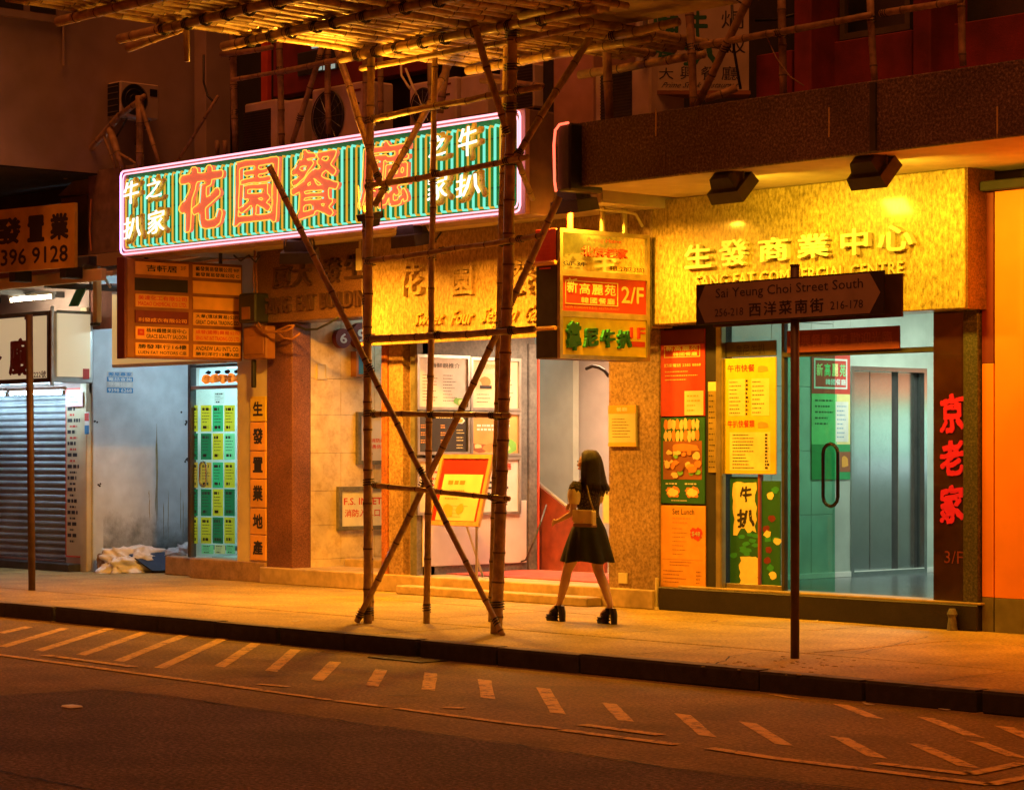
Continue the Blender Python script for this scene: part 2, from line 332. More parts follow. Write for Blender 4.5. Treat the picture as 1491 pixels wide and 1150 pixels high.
def T(mb, s, fr, r, m, d0=.002, d1=None, off=.0, brush=0, slant=0, side=None, spacing=1.0):
    if not s.strip(): return
    vs, fs = bold_glyphs(s, off, spacing, rough=.9 if brush > .04 else 0) if off >= .012 else glyphs(s, 0, spacing)
    if not vs: return
    p = fit(vs, r, brush, slant)
    if d1 is None:
        mb.add([fr.p(a, b, d0) for a, b in p], fs, m)
        return
    mb.add([fr.p(a, b, d1) for a, b in p], fs, m)
    cnt = {}
    for f in fs:
        for i in range(len(f)):
            e = (f[i], f[(i+1) % len(f)]); cnt[e] = 1
    ed = [e for e in cnt if (e[1], e[0]) not in cnt]
    n = len(p)
    mb.add([fr.p(a, b, d1) for a, b in p]+[fr.p(a, b, d0) for a, b in p], [(a, a+n, b+n, b) for a, b in ed], side or m)
def islands(mb, name, parent):
    par = list(range(len(mb.v)))
    def fd(i):
        while par[i] != i: par[i] = par[par[i]]; i = par[i]
        return i
    for f in mb.f:
        for i in f[1:]: par[fd(i)] = fd(f[0])
    # join islands that overlap along the first axis that varies most (dots and counters stay with their letter)
    g_ = {}
    for i in range(len(mb.v)): g_.setdefault(fd(i), []).append(i)
    ax = max(range(2), key=lambda k: max(v[k] for v in mb.v)-min(v[k] for v in mb.v))
    iv = sorted((min(mb.v[i][ax] for i in g), max(mb.v[i][ax] for i in g), r) for r, g in g_.items()); cl = []
    for a, b, r in iv:
        if cl and a < cl[-1][1]-.004: cl[-1][1] = max(b, cl[-1][1]); cl[-1][2].append(r)
        else: cl.append([a, b, [r]])
    own = {r: k for k, c in enumerate(cl) for r in c[2]}; outs = [MB() for _ in cl]; mp = [{} for _ in cl]
    for f, mi in zip(mb.f, mb.m):
        k = own[fd(f[0])]; o = outs[k]; ids = []
        for i in f:
            if i not in mp[k]: mp[k][i] = len(o.v); o.v.append(mb.v[i])
            ids.append(mp[k][i])
        o.f.append(ids); o.m.append(o.mi(mb.mats[mi]))
    for o in outs:
        if o.f: o.build(name, parent)
def outline(vs, fs):
    cnt = set()
    for f in fs:
        for i in range(len(f)): cnt.add((f[i], f[(i+1) % len(f)]))
    nx = {a: b for a, b in cnt if (b, a) not in cnt}; loops = []
    while nx:
        a = next(iter(nx)); lp = []
        while a in nx: lp.append(a); a = nx.pop(a)
        if len(lp) > 5: loops.append(lp)
    return loops
def rect(mb, fr, r, m, d=.001):
    mb.add([fr.p(r[0], r[1], d), fr.p(r[2], r[1], d), fr.p(r[2], r[3], d), fr.p(r[0], r[3], d)], [(0, 1, 2, 3)], m)
def slab(mb, fr, r, m, d0, d1):
    c = [fr.p(r[0], r[1], d1), fr.p(r[2], r[1], d1), fr.p(r[2], r[3], d1), fr.p(r[0], r[3], d1)]
    mb.quadbox(c, fr.n*(d0-d1), m)
def frame(mb, fr, r, wd, m, d0, d1):
    a0, b0, a1, b1 = r
    slab(mb, fr, (a0, b0, a0+wd, b1), m, d0, d1); slab(mb, fr, (a1-wd, b0, a1, b1), m, d0, d1)
    slab(mb, fr, (a0+wd, b0, a1-wd, b0+wd), m, d0, d1); slab(mb, fr, (a0+wd, b1-wd, a1-wd, b1), m, d0, d1)
def lines(mb, fr, r, n, m, d=.003, h=.35, seed=0, align=0):
    rr = random.Random(seed); H = (r[3]-r[1])/n
    for i in range(n):
        y = r[3]-H*(i+.5); L = (r[2]-r[0])*rr.uniform(.55, 1); x = r[0]+((r[2]-r[0]-L)/2 if align else 0); k = x
        while k < x+L:
            g = min(H*h*rr.uniform(1.0, 3.2), x+L-k)
            rect(mb, fr, (k, y-H*h/2, k+g*.82, y+H*h/2), m, d); k += g+H*.1
def RY(u0, v0, u1, v1, Y):      # pixel box -> (x0,z0,x1,z1) on plane Y, v read at the middle
    um = (u0+u1)/2; return (P(u0, v0, Y=Y).x, P(um, v1, Y=Y).z, P(u1, v0, Y=Y).x, P(um, v0, Y=Y).z)
def RX(u0, v0, u1, v1, X):
    um = (u0+u1)/2; return (P(u0, v0, X=X).y, P(um, v1, X=X).z, P(u1, v0, X=X).y, P(um, v0, X=X).z)
def lamp(name, loc, size, power, col, direc, spread=180):
    l = bpy.data.lights.new(name, 'AREA'); l.shape = 'RECTANGLE'; l.size = size[0]; l.size_y = size[1]; l.energy = power; l.color = col; l.spread = math.radians(spread)
    o = bpy.data.objects.new(name, l); COL.objects.link(o); o.location = loc
    o.rotation_euler = Vector(direc).to_track_quat('-Z', 'Y').to_euler(); return o
# ================================================================ GROUND
KY = 13.57
mb = MB(); mb.add([(-60, -12, -.15), (20, -12, -.15), (20, KY+.1, -.15), (-60, KY+.1, -.15)], [(0, 1, 2, 3)], K['asph']); mb.build('road', kind='structure')
# coarser resurfaced asphalt strip, its seam seen as a wandering crack
seam = [P(u, v, Z=-.146) for u, v in ((-400, 1035), (0, 1012.5), (144, 1003.7), (250, 1014), (375, 1032.7), (560, 1058), (750, 1084), (969, 1117), (1125, 1135), (1400, 1165), (1900, 1215))]
mb = MB(); n = len(seam)
mb.add([tuple(p) for p in seam]+[(p.x, -11, -.146) for p in seam], [(i, i+n, i+n+1, i+1) for i in range(n-1)], K['asph2']); mb.build('road_resurfacing', kind='structure')
mb = MB()
K['crack'] = mat('crack_tar', (.012, .011, .01), .7)
def crack(mb, pts, wd, z, m=None, rough=.02, lo=.35):
    rr = random.Random(len(pts)); Q = []
    for a, b in zip(pts, pts[1:]):
        k = max(2, int((b-a).length/.12))
        for i in range(k): Q.append(a.lerp(b, i/k)+Vector((rr.uniform(-1, 1)*rough, rr.uniform(-1, 1)*rough, 0)))
    Q.append(pts[-1])
    for i in range(len(Q)-1):
        d = (Q[i+1]-Q[i]).normalized(); nn = Vector((-d.y, d.x, 0))*wd*rr.uniform(lo, 1)/2
        mb.add([Q[i]-nn, Q[i+1]-nn, Q[i+1]+nn, Q[i]+nn], [(0, 1, 2, 3)], m or K['crack'])
crack(mb, [Vector((p.x, p.y, -.1415)) for p in seam], .03, 0)
crack(mb, [P(u, v, Z=-.1415) for u, v in ((150, 1003), (220, 996), (285, 992), (340, 985), (420, 981))], .02, 0)
crack(mb, [P(u, v, Z=-.1415) for u, v in ((0, 1122), (90, 1140), (140, 1150))], .02, 0)
crack(mb, [P(u, v, Z=-.1415) for u, v in ((375, 985), (445, 981))], .02, 0); crack(mb, [P(u, v, Z=-.1415) for u, v in ((560, 1012), (610, 1011))], .03, 0)
mb.build('road_crack', kind='structure')
# markings
ST = [((-60,935),(-5,922)),((0,921),(42,912)),((3,941),(94,914)),((55,947),(161,914)),((117,953),(211,920)),((172,962),(268,924)),((232,972),(325,929)),((319,970),(372,936)),((394,976.5),(430,945)),((461,990),(488,963)),
 ((541,998),(555,974)),((623,1004),(627,979)),((710,1016),(705,989)),((812,1038),(790,1001)),((911,1049),(886,1023)),((1030,1071),(993,1039)),((1142,1084),(1088,1051)),((1277,1102),(1221,1072)),
 ((1411,1116),(1333,1082)),((1275,1045),(1224,1025)),((1419,1072),(1348,1044)),((1520,1082),(1461,1057)),((1482,1102),(1421,1079)),((1154,1016),(1124,1010))]
mb = MB(); rr = random.Random(3)
for a, b in ST:
    p, q = P(*a, Z=-.1465), P(*b, Z=-.1465); n = 7; L = []; R = []
    for i in range(n+1):
        c = p.lerp(q, i/n); wl = .08*rr.uniform(.93, 1.04); wr = .08*rr.uniform(.93, 1.04)
        L.append(c-Vector((wl, 0, 0))); R.append(c+Vector((wr, 0, 0)))
    mb.add(L+R, [(i, i+n+1, i+n+2, i+1) for i in range(n)], K['paint'])
mb.build('road_hatching', kind='structure')
mb = MB()
for pts, wd in (([(-300, 915), (0, 952.8), (375, 1003)], .085), ([(375, 1003.5), (480, 1018)], .06), ([(488, 1019), (560, 1028)], .07), ([(575, 1030), (750, 1053)], .07), ([(750, 1053), (812, 1060)], .07), ([(817, 1061.7), (984.5, 1083)], .085),
     ([(1032, 1088), (1125, 1102.5), (1300, 1124), (1441, 1141), (1495, 1130), (1560, 1116)], .09), ([(64, 953), (194, 970)], .09), ([(847, 1054), (962, 1069)], .09),
     ([(1276, 1110), (1411, 1126), (1440, 1120), (1487, 1110)], .09), ([(375, 995), (419, 999)], .06), ([(645, 1029), (676, 1030)], .08)):
    crack(mb, [P(u, v, Z=-.1425) for u, v in pts], wd*1.1, 0, K['paint'], .0, .97)
mb.build('road_lines', kind='structure')
# kerb stones
kt = tag(bpy.data.objects.new('kerb', None), kind='structure'); COL.objects.link(kt); ORG['kerb'] = Vector()
x = -46.0; rr = random.Random(5); proto = None
while x < -6:
    L = .98
    if proto is None:
        m_ = MB(); m_.box(0, L, KY, KY+.16, -.16, 0.004, K['kerb'], .018); o = m_.build('kerb_stone', kt); proto = o
        c = MB(); c.box(.004, L-.004, KY+.012, KY+.155, .003, .0075, K['kerbtop']); proto_t = c.build('kerb_stone_face', o)
    else:
        o = proto.copy(); COL.objects.link(o); o.parent = kt; t_ = proto_t.copy(); COL.objects.link(t_); t_.parent = o
    o.location = (x, rr.uniform(-.006, .006), rr.uniform(-.006, .004)); o.rotation_euler.z = rr.uniform(-.004, .004); x += .995
# pavement slabs with recessed joints
pv = tag(bpy.data.objects.new('pavement', None), kind='structure'); COL.objects.link(pv); ORG['pavement'] = Vector()
MB().box(-60, 20, KY+.165, 26, -.2, -.02, K['pave2']).build('paving_bed', pv)
for (y0, y1, st, off) in ((KY+.17, 15.05, 3.1, 0), (15.06, 17.0, 2.6, 1.2), (17.01, 19.6, 2.2, .4)):
    x = -48+off
    while x < -6:
        m_ = MB(); m_.box(x+.009, x+st-.009, y0+.005, y1-.005, -.03, rr.uniform(-.003, .003), K['pave'], .006); m_.build('paving_slab', pv); x += st
mb = MB()
crack(mb, [P(u, v, Z=.0045) for u, v in ((1040, 968), (1065, 955), (1095, 950), (1130, 948))], .02, 0); crack(mb, [P(u, v, Z=.0045) for u, v in ((1245, 952), (1300, 938), (1350, 926))], .015, 0)
crack(mb, [P(u, v, Z=.0045) for u, v in ((375, 880), (480, 888), (600, 899), (720, 907))], .012, 0); crack(mb, [P(u, v, Z=.0045) for u, v in ((800, 907), (960, 921))], .012, 0)
crack(mb, [P(u, v, Z=.0045) for u, v in ((1310, 1000), (1400, 985), (1491, 975))], .012, 0)
mb.build('pavement_crack', kind='structure')
# broken concrete patch at the sign post
mb = MB(); rr = random.Random(11); 
for i in range(60):
    p = P(rr.gauss(1170, 60), rr.gauss(967, 7), Z=0); s_ = rr.uniform(.01, .026)
    pts = []
    for k in range(6): a = k*math.pi/3; pts.append((p.x+math.cos(a)*s_*rr.uniform(.6, 1.3), p.y+math.sin(a)*s_*rr.uniform(.6, 1.3), 0.001))
    mb.add(pts+[(q[0]*.6+p.x*.4, q[1]*.6+p.y*.4, s_*.3) for q in pts], [(6, 7, 8, 9, 10, 11)]+[(k, (k+1) % 6, 6+(k+1) % 6, 6+k) for k in range(6)], K['pave'])
mb.build('concrete_rubble', kind='stuff')
for i, (u, v, c) in enumerate(((1186, 905, 'wht'), (1207, 904, 'card'), (1264, 1026, 'wht'), (1375, 1034, 'wht'), (160, 836, 'wht'), (905, 868, 'card'), (430, 905, 'wht'), (1040, 905, 'card'))):
    p = P(u, v, Z=-.15 if v > 1000 else 0); z = -.146 if v > 1000 else .004; a = i*.9
    m_ = MB(); q = [Vector((p.x+math.cos(a+k*math.pi/2)*(.05 if k % 2 else .03), p.y+math.sin(a+k*math.pi/2)*(.05 if k % 2 else .03), z+(.012 if k == 1 else .001))) for k in range(4)]
    m_.quadbox(q, (0, 0, .002), flat('litter_'+c, (.6, .55, .45) if c == 'wht' else (.3, .18, .1))); o = m_.build('paper_scrap')
    tag(o, ('tiny pale paper scrap at the foot of the dark shop plinth', 'tiny brown scrap beside the pale scrap at the dark shop plinth', 'tiny pale scrap in the gutter right of the sign post', 'tiny pale scrap in the gutter at the far right', 'tiny pale scrap on the pavement before the alcove', 'tiny brown scrap at the foot of the orange pillar', 'tiny pale scrap by the kerb left of the scaffold', 'tiny brown scrap on the pavement between woman and sign post')[i], 'litter')
# drain grating
d = P(593, 960, Z=-.15); g = thing('drain_grate', (d.x, KY-.2, -.15), 'small iron drain grate set in the gutter against the kerb', 'drain grate')
m_ = MB(); frame(m_, FR((0, 0, -.142), (1, 0, 0), (0, 1, 0), (0, 0, 1)), (d.x-.36, KY-.34, d.x+.36, KY-.03), .03, K['dmetal'], -.004, .004); m_.build('frame', g)
B('pit', g, d.x-.33, d.x+.33, KY-.31, KY-.06, -.149, -.1455, K['crack'], 0)
bp_ = None
for i in range(9):
    b_ = MB(); b_.box(d.x-.33+i*.073, d.x-.33+i*.073+.035, KY-.31, KY-.06, -.144, -.137, K['kerbtop'], .003); b_.build('bar', g)
s_ = P(104, 1030, Z=-.146); o = MB().box(s_.x-.07, s_.x+.07, s_.y-.05, s_.y+.05, -.148, -.128, K['wht'], .012).build('road_stud'); tag(o, 'pale reflective road stud lying flat in the dark asphalt', 'road stud')
# ================================================================ FACADES : pieces of structure
YW = 17.8      # front plane of the stone sign bands
YC = 18.08     # front plane of columns
# ---- left plastered building whose upper floors overhang
XL = -26.4
g = thing('plastered_building', (XL-4, 17, 4), 'tall dim pink plastered block overhanging the pavement above the shuttered shop', 'building')
zb = P(0, 240, X=XL).z
B('wall', g, XL-8, XL, 12.5, 18.4, zb, 14, K['plaster'], 0)
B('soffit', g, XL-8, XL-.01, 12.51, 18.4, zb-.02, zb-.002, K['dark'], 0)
a = RX(-40, -20, 80, 24, XL); fx = FX(XL)
m_ = MB(); frame(m_, fx, (a[0], a[1]-.02, a[2]+.12, 9), .09, K['plaster'], .0, .06); wf = m_.build('window', g)
yv = P(38, 10, X=XL).y
MB().box(XL+.002, XL+.012, yv+.05, a[2], a[1]+.09, 9, K['dark']).build('pane', wf); MB().box(XL+.002, XL+.012, a[0]+.1, yv-.05, a[1]+.09, 9, K['dark']).build('pane', wf)
m_ = MB(); m_.tube([P(92, 28, X=XL+.05), P(92, 95, X=XL+.05)], .02, K['plaster']); m_.build('pipe', g)
# ---- upper facade of the whole terrace (Y ~ 18.3), windows, pillars
g = thing('red_tenement', (-18, 18.6, 4.3), 'dark red painted tenement facade above the concrete canopies', 'building')
YU = 18.3
B('wall', g, XL+.02, -8, YU+.35, YU+.6, 4.2, 14, K['dark'], 0)
def RYb(name, u0, v0, u1, v1, Y, dp, m, par=g, bev=.01):
    r = RY(u0, v0, u1, v1, Y); return B(name, par, r[0], r[2], Y, Y+dp, r[1], r[3], m, bev)
RYb('pillar', 282, 40, 299, 240, YU-.1, .4, K['plaster'])
RYb('wall_panel', 397, -60, 620, 122, YU, .2, K['redwall'])
K['bluegrey'] = mat('dim_window', (.05, .055, .05), .3)
wn = RYb('window', 432, 72, 492, 106, YU-.03, .05, K['bluegrey'])
for q in ((457, 93, 468, 103), (471, 93, 487, 101), (454, 64, 468, 70)): r = RY(*q, YU-.035); B('pane', wn, r[0], r[2], YU-.045, YU-.031, r[1], r[3], K['win_l'], 0)
RYb('pipe_casing', 379, 60, 388, 152, YU-.08, .08, K['redp'])
RYb('wall_panel', 640, -40, 790, 75, YU+.02, .2, K['redwall'])
r = RY(777, 88, 862, 188, 17.5); B('pillar', g, r[0], r[0]+.95, 17.45, 18.6, 4.86, 6.3, mat('pink_pillar', (.6, .33, .25), .8, .15), .01)
B('pillar_recess', g, r[0]+.22, r[0]+.36, 17.43, 17.452, 4.9, 6.0, K['dark'], 0)
beige = mat('beige_render', (.45, .38, .28), .8, .2)
B('wall_panel', g, P(860, 0, Y=18.2).x, P(944, 0, Y=18.2).x, 18.15, 18.4, 5.95, 9, beige)
for u in (903, 911, 933):
    p = P(u, 20, Y=18.02); m_ = MB(); m_.tube([(p.x, 18.0, 5.7), (p.x, 18.0, 9)], .045, K['pale']); m_.build('downpipe', g)
YR = 17.95
for u0, u1, Y in ((1155, 1180, YR-.35), (1328, 1354, YR-.35)):
    a0 = P(u0, 60, Y=Y).x; a1 = P(u1, 60, Y=Y).x; B('pillar', g, a0, a1, Y, YU+.4, 4.3, 9, K['redwall'], .012)
def lowwall(u0, u1, v, Y): 
    a0 = P(u0, v, Y=Y).x; a1 = P(u1, v, Y=Y).x; z = P((u0+u1)/2, v, Y=Y).z; B('parapet', g, a0, a1, Y, Y+.15, 4.3, z, K['redwall'], .01)
lowwall(1100, 1152, 77, YR); lowwall(1185, 1327, 55, YR); lowwall(1358, 1520, 27, YR)
B('window_band', g, P(1180, 0, Y=YR+.1).x, P(1520, 0, Y=YR+.1).x, YR+.2, YR+.25, 5.0, 9, K['bluegrey'], 0)
r = RY(1226, -40, 1328, 52, YR+.05); m_ = MB(); frame(m_, FY(YR+.06), r, .06, mat('olive_frame', (.12, .1, .05), .6), 0, .05); m_.build('window_frame', g)
# ---- canopies
def canopy(name, x0, x1, y0, y1, z0, z1, label, matf):
    g = thing(name, ((x0+x1)/2, y1, z0), label, 'canopy')
    B('slab', g, x0+.05, x1, y0+.06, y1, z0+.03, z1-.05, K['soffit'], 0)
    B('soffit', g, x0+.02, x1, y0+.07, y1, z0, z0+.028, K['soffit'], 0)
    B('fascia', g, x0, x1, y0, y0+.055, z0-.01, z1, matf, .012)
    B('top', g, x0+.02, x1, y0+.057, y1, z1-.048, z1-.02, K['pave2'], 0)
    return g
zc0 = P(1100, 241, Y=16.3).z; zc1 = P(1100, 142, Y=16.3).z
x830 = P(829, 220, Y=16.3).x
gc = canopy('concrete_canopy', x830, -8.5, 16.3, 18.3, zc0, zc1, 'wide dark stone faced canopy over the commercial centre door', K['fascia_gr'])
m_ = MB(); m_.box(P(1268, 150, Y=16.3).x, P(1277, 150, Y=16.3).x, 16.27, 16.298, zc0, zc1-.02, K['dmetal'], .005); m_.build('rainwater_strip', gc)
for u in (954, 1206, 1451): p = P(u, 180, Y=16.29); m_ = MB(); m_.box(p.x-.006, p.x+.006, 16.292, 16.299, p.z-.12, p.z+.14, K['paint']); m_.build('run_stain', gc)
gs = canopy('sign_canopy', -25.6, x830-.16, 16.85, 18.3, 4.13, 4.75, 'cream undersided concrete canopy behind the long neon sign', K['plaster'])
K['shadow_tone'] = mat('letter_shadow_tone', (.07, .03, .018), .5, .2, 10, .1)  # dark tone stands in for shadow on the raised office name
# ---- sang fat office building entrance
g = thing('office_building_entrance', (-23, 18.3, 0), 'narrow granite entrance with marble side wall and raised office building name', 'building entrance')
r = RY(375, 365, 527, 452, YW+.1); zsf = P(528, 461, Y=YW+.1).z
xa, xb = P(373, 400, Y=YW+.1).x, P(527, 400, Y=YW+.1).x
B('fascia', g, xa, xb, YW+.1, YW+.55, zsf, 4.13, K['brown_gr'], .01)
m_ = MB(); f_ = FY(YW+.1)
for ch, u, v, hh in (('廈', 413, 403, 34), ('大', 442, 399, 36), ('發', 485, 394, 36), ('生', 518, 388, 36)):
    q = RY(u-13, v-hh/2, u+13, v+hh/2, YW+.1); T(m_, ch, f_, q, K['shadow_tone'], 0, .05, .02)
islands(m_, 'raised_character', g)
m_ = MB()
for s_, u0, u1, v0, v1 in (('SANG', 387, 425, 433, 456), ('FAT', 435, 461, 429, 452), ('BUILDING', 469, 549, 424, 447)):
    q = RY(u0, v0, u1, v1, YW+.1); T(m_, s_, f_, q, K['shadow_tone'], 0, .05, .02)
islands(m_, 'raised_letter', g)
xc0 = P(388, 600, Y=YC).x; xc1 = P(425, 600, Y=YC).x
B('column', g, xc0, xc1, YC, YC+.28, 0, zsf+.0, K['red_gr'], .008)
B('column_side', g, xc1-.3, xc1-.004, YC+.282, YC+.29, 0, zsf, K['red_gr'], 0)
xw = xc1-.02
# marble side wall tiles facing the street's right
zt = [0, .3, .72, 1.15, 1.62, 2.1, 2.55, 3.0, 3.45, 3.9]; yt = [YC+.29, 18.86, 19.4, 19.98, 20.5, 21.0]
for i in range(len(zt)-1):
    for j in range(len(yt)-1):
        B('marble_tile', g, xw-.2, xw+random.uniform(-.002, .002), yt[j]+.0015, yt[j+1]-.0015, zt[i]+.0015, zt[i+1]-.0015, K['marble'], .002)
B('wall_core', g, xw-.3, xw-.2, YC+.28, 21, 0, 4, K['dark'], 0)
xr = P(557, 600, Y=YC).x; xr2 = P(606, 600, Y=YC).x
B('back_wall', g, xw, xr+.3, 20.9, 21, 0, 4, K['tile'], 0); B('ceiling', g, xw, xr+.3, YC+.3, 21, 3.62, 3.7, K['white'], 0)
B('step', g, xc1+.004, xr, YC+.02, YC+.8, 0, .15, K['step'], .012); B('step', g, xc1+.02, xr, YC+.8, 21, 0, .3, K['step'], .012)
gd = MB(); gd.box(xr-.5, xr-.02, 18.75, 18.78, 2.35, 3.2, K['glass']); gd.build('glass_panel', g)
# round red number lanterns hung inside
for (u, v, rd) in ((480, 487, 15), (507, 483, 20)):
    p = P(u+14, v+6, X=xw+.02); t_ = P(u+14, v+6, X=xw+.02); R_ = rd*.0082
    k = thing('round_sign', p, ('small round dark red sign with number 6' if v > 485 else 'larger round dark red sign with number 9')+' under the office entrance lintel', 'sign')
    m_ = MB(); n = 20; rings = []
    for x_, s_ in ((xw+.02, 1), (xw+.10, 1)): rings.append([(x_, p.y+math.cos(2*math.pi*i/n)*R_*s_, p.z+math.sin(2*math.pi*i/n)*R_*s_) for i in range(n)])
    m_.loft(rings, K['dred']); m_.build('disc', k)
    m_ = MB(); T(m_, '6' if v > 485 else '9', FX(xw+.10), (p.y-R_*.45, p.z-R_*.5, p.y+R_*.45, p.z+R_*.5), K['wht'], .003, off=.03); m_.build('numeral', k)
def panel_x(name, u0, v0, u1, v1, X, txt, label, cat, bd, face, fw=.05, ink=K['red'], dp=.06):
    r = RX(u0, v0, u1, v1, X); k = thing(name, (X, (r[0]+r[2])/2, r[1]), label, cat); fr = FX(X)
    m_ = MB(); frame(m_, fr, r, fw, bd, .002, dp); m_.build('frame', k)
    m_ = MB(); slab(m_, fr, (r[0]+fw, r[1]+fw, r[2]-fw, r[3]-fw), face, .002, dp*.5); m_.build('panel', k)
    m_ = MB(); 
    for s_, q in txt:
        W_, H_ = r[2]-r[0], r[3]-r[1]; T(m_, s_, fr, (r[0]+W_*q[0], r[1]+H_*q[1], r[0]+W_*q[2], r[1]+H_*q[3]), ink, dp*.5+.002, off=.015)
    if m_.v: m_.build('lettering', k)
    return k
panel_x('inlet_box', 489, 708, 562, 771, xw+.002, [('F.S. INLET', (.12, .58, .88, .74)), ('消防入水口', (.14, .3, .84, .48))], 'grey framed fire service inlet box low on the marble wall', 'inlet box', K['grey'], K['wht'])
panel_x('notice_frame', 517, 600, 562, 676, xw+.002, [('消防處', (.45, .42, .9, .5)), ('通告', (.45, .3, .8, .38))], 'grey framed white notice on the marble wall above the inlet box', 'notice', K['grey'], K['pale'])
panel_x('wall_case', 510, 512, 532, 549, xw+.002, [], 'small wall case with blue glass below the round signs', 'wall case', K['bord'], K['blue'], .035, dp=.12)
o = panel_x('switch_plate', 461, 530, 474, 552, xw+.002, [], 'pale square plate on the marble wall left of the wall case', 'plate', K['pale'], K['pale'], .01, dp=.02)
# right column of the office entrance with gilt conduit strip
k = g
B('column', k, xr, xr+.10, YC-.03, YC+.3, 0, 2.93, mat('orange_conduit', (.5, .16, .05), .6, .5, 40, .6), .01)
B('column', k, xr+.104, xr+.36, YC, YC+.3, 0, 2.93, K['pillar_gr'], .01); B('column', k, xr+.364, xr2-.02, YC+.1, YC+.3, 0, 2.93, K['pillar_gr'], .01)
B('conduit_box', k, P(519, 365, Y=YW).x, P(527, 365, Y=YW).x, YW-.02, YW+.09, P(522, 394, Y=YW).z, P(522, 362, Y=YW).z, K['cream'], .006)
B('conduit', k, P(522, 365, Y=YW).x, P(525, 365, Y=YW).x, YW+.0, YW+.05, P(522, 362, Y=YW).z, 4.12, K['cream'], 0)
# ---- restaurant entrance with gold granite band
g = thing('restaurant_entrance', (-20, 18.2, 0), 'wide open restaurant entrance under the gold granite name band', 'restaurant entrance')
xg0, xg1 = P(527, 450, Y=YW).x, P(948, 450, Y=YW).x
zg = P(540, 498, Y=YW).z
B('name_band', g, xg0, xg1, YW, YW+.5, zg, 4.13, K['gold'], .01)
B('band_edge', g, xg0, xg1, YW-.03, YW+.0, zg-.045, zg-.002, K['gold'], .004)
m_ = MB(); f_ = FY(YW)
for ch, u, v, ww, hh in (('花', 601, 409, 34, 44), ('餐', 764, 404, 34, 50), ('廳', 850, 400, 34, 50)):
    q = RY(u-ww/2, v-hh/2, u+ww/2, v+hh/2, YW); T(m_, ch, f_, q, K['gold'], 0, .06, .02, .02)
q = RY(662, 388, 692, 430, YW); T(m_, '園', f_, q, K['gold'], 0, .06, .03)
islands(m_, 'raised_character', g)
m_ = MB(); K['goldd'] = mat('gilt_letter', (.5, .3, .1), .5)
for s_, u0, u1, v0, v1 in (('Sweet', 607, 649, 455, 473), ('Four', 661, 692, 451, 472), ('Season', 706, 756, 447, 468), ('Garden', 768, 815, 443, 467)):
    T(m_, s_, f_, RY(u0, v0, u1, v1, YW), K['goldd'], 0, .04, .015, .02, .2)
islands(m_, 'raised_letter', g)
xp0, xp1 = P(885, 700, Y=YC).x, P(960, 700, Y=YC).x
B('pillar', g, xp0, xp1, YC, YC+.4, 0, zg, K['pillar_gr'], .012)
XM = xr2-.02           # menu wall plane
B('side_wall', g, XM-.12, XM, YC+.02, 19.98, .0, 3.6, K['grey'], .004)
B('white_dado', g, XM+.002, XM+.02, YC+.1, 19.82, .30, 1.05, K['pale'], .004)
B('corner_trim', g, XM-.12, XM+.03, 19.85, 19.99, .2, 2.95, K['grey'], .01); B('trim_edge', g, XM-.02, XM+.035, 19.992, 20.02, .2, 2.95, K['redp'], .004)
B('door_lintel', g, XM, xp0, YC+.02, YC+.3, 2.93, 3.05, K['soffit'], .004)
B('back_wall', g, -24.5, xp1, 21.2, 21.3, -.2, 3.6, K['pale'], 0)
B('right_wall', g, xp0+.1, xp0+.2, YC+.4, 21.2, 0, 3.6, K['pale'], 0); B('ceiling', g, XM-.1, xp1, YC+.02, 21.3, 3.06, 3.12, K['pale'], 0)
B('floor', g, -24.5, xp1-.02, YC-.08, 21.3, 0, .2, K['step'], .01); B('step', g, XM-.0, xp0-.01, YC-.3, YC-.085, 0, .1, K['step'], .012)
rm = MB(); rm.box(P(730, 830, Z=.2).x+.2, xp0-.05, 18.55, 19.9, .201, .212, K['mat_red']); o = rm.build('door_mat'); tag(o, 'faded red door mat on the raised restaurant floor', 'mat')
# descending stair balustrade
k = thing('stair_balustrade', (-21, 20.2, .2), 'red brown panelled stair balustrade with metal handrail behind the woman', 'balustrade')
YB = 20.1; m_ = MB(); pts = [P(768, 705, Y=YB), P(782, 706, Y=YB), P(846, 758, Y=YB), P(880, 785, Y=YB), Vector((P(880, 830, Y=YB).x, YB, .2)), Vector((P(768, 830, Y=YB).x-.6, YB, .2)), Vector((P(768, 705, Y=YB).x-.6, YB, P(768, 705, Y=YB).z))]
n = len(pts); m_.add(pts+[p+Vector((0, .05, 0)) for p in pts], [tuple(range(n))[::-1], tuple(range(n, 2*n))]+[(i, (i+1) % n, n+(i+1) % n, n+i) for i in range(n)], K['wood']); m_.build('panel', k)
m_ = MB(); m_.tube([P(768, 703, Y=YB-.03), P(783, 703, Y=YB-.03), P(846, 754, Y=YB-.03), P(884, 784, Y=YB-.03)], .022, K['metal']); m_.build('handrail', k)
r = RY(770, 727, 785, 737, YB); m_ = MB(); slab(m_, FY(YB), r, K['wht'], .002, .008); lines(m_, FY(YB), (r[0]+.01, r[1]+.01, r[2]-.01, r[3]-.01), 2, K['ink'], .01); m_.build('label_plate', k)
m_ = MB(); cc = [P(795, 735, Y=YB-.12), P(787, 760, Y=19.8), P(776, 790, Y=19.7), P(765, 815, Y=19.7), P(745, 822, Y=19.8)]
m_.tube(cc, .012, K['dmetal'], 5); o = m_.build('stair_chain'); tag(o, 'slack metal chain hanging from the stair handrail', 'chain')
k = thing('white_placard', P(882, 740, Y=19.0), 'white and yellow placard half hidden behind the orange granite pillar', 'placard')
r = RY(877, 715, 893, 762, 19.0); B('board', k, r[0], r[2], 19.0, 19.02, r[1], r[3], K['wht'], .004); B('stand', k, r[0]+.1, r[0]+.13, 19.0, 19.02, .2, r[1], K['metal'], 0)
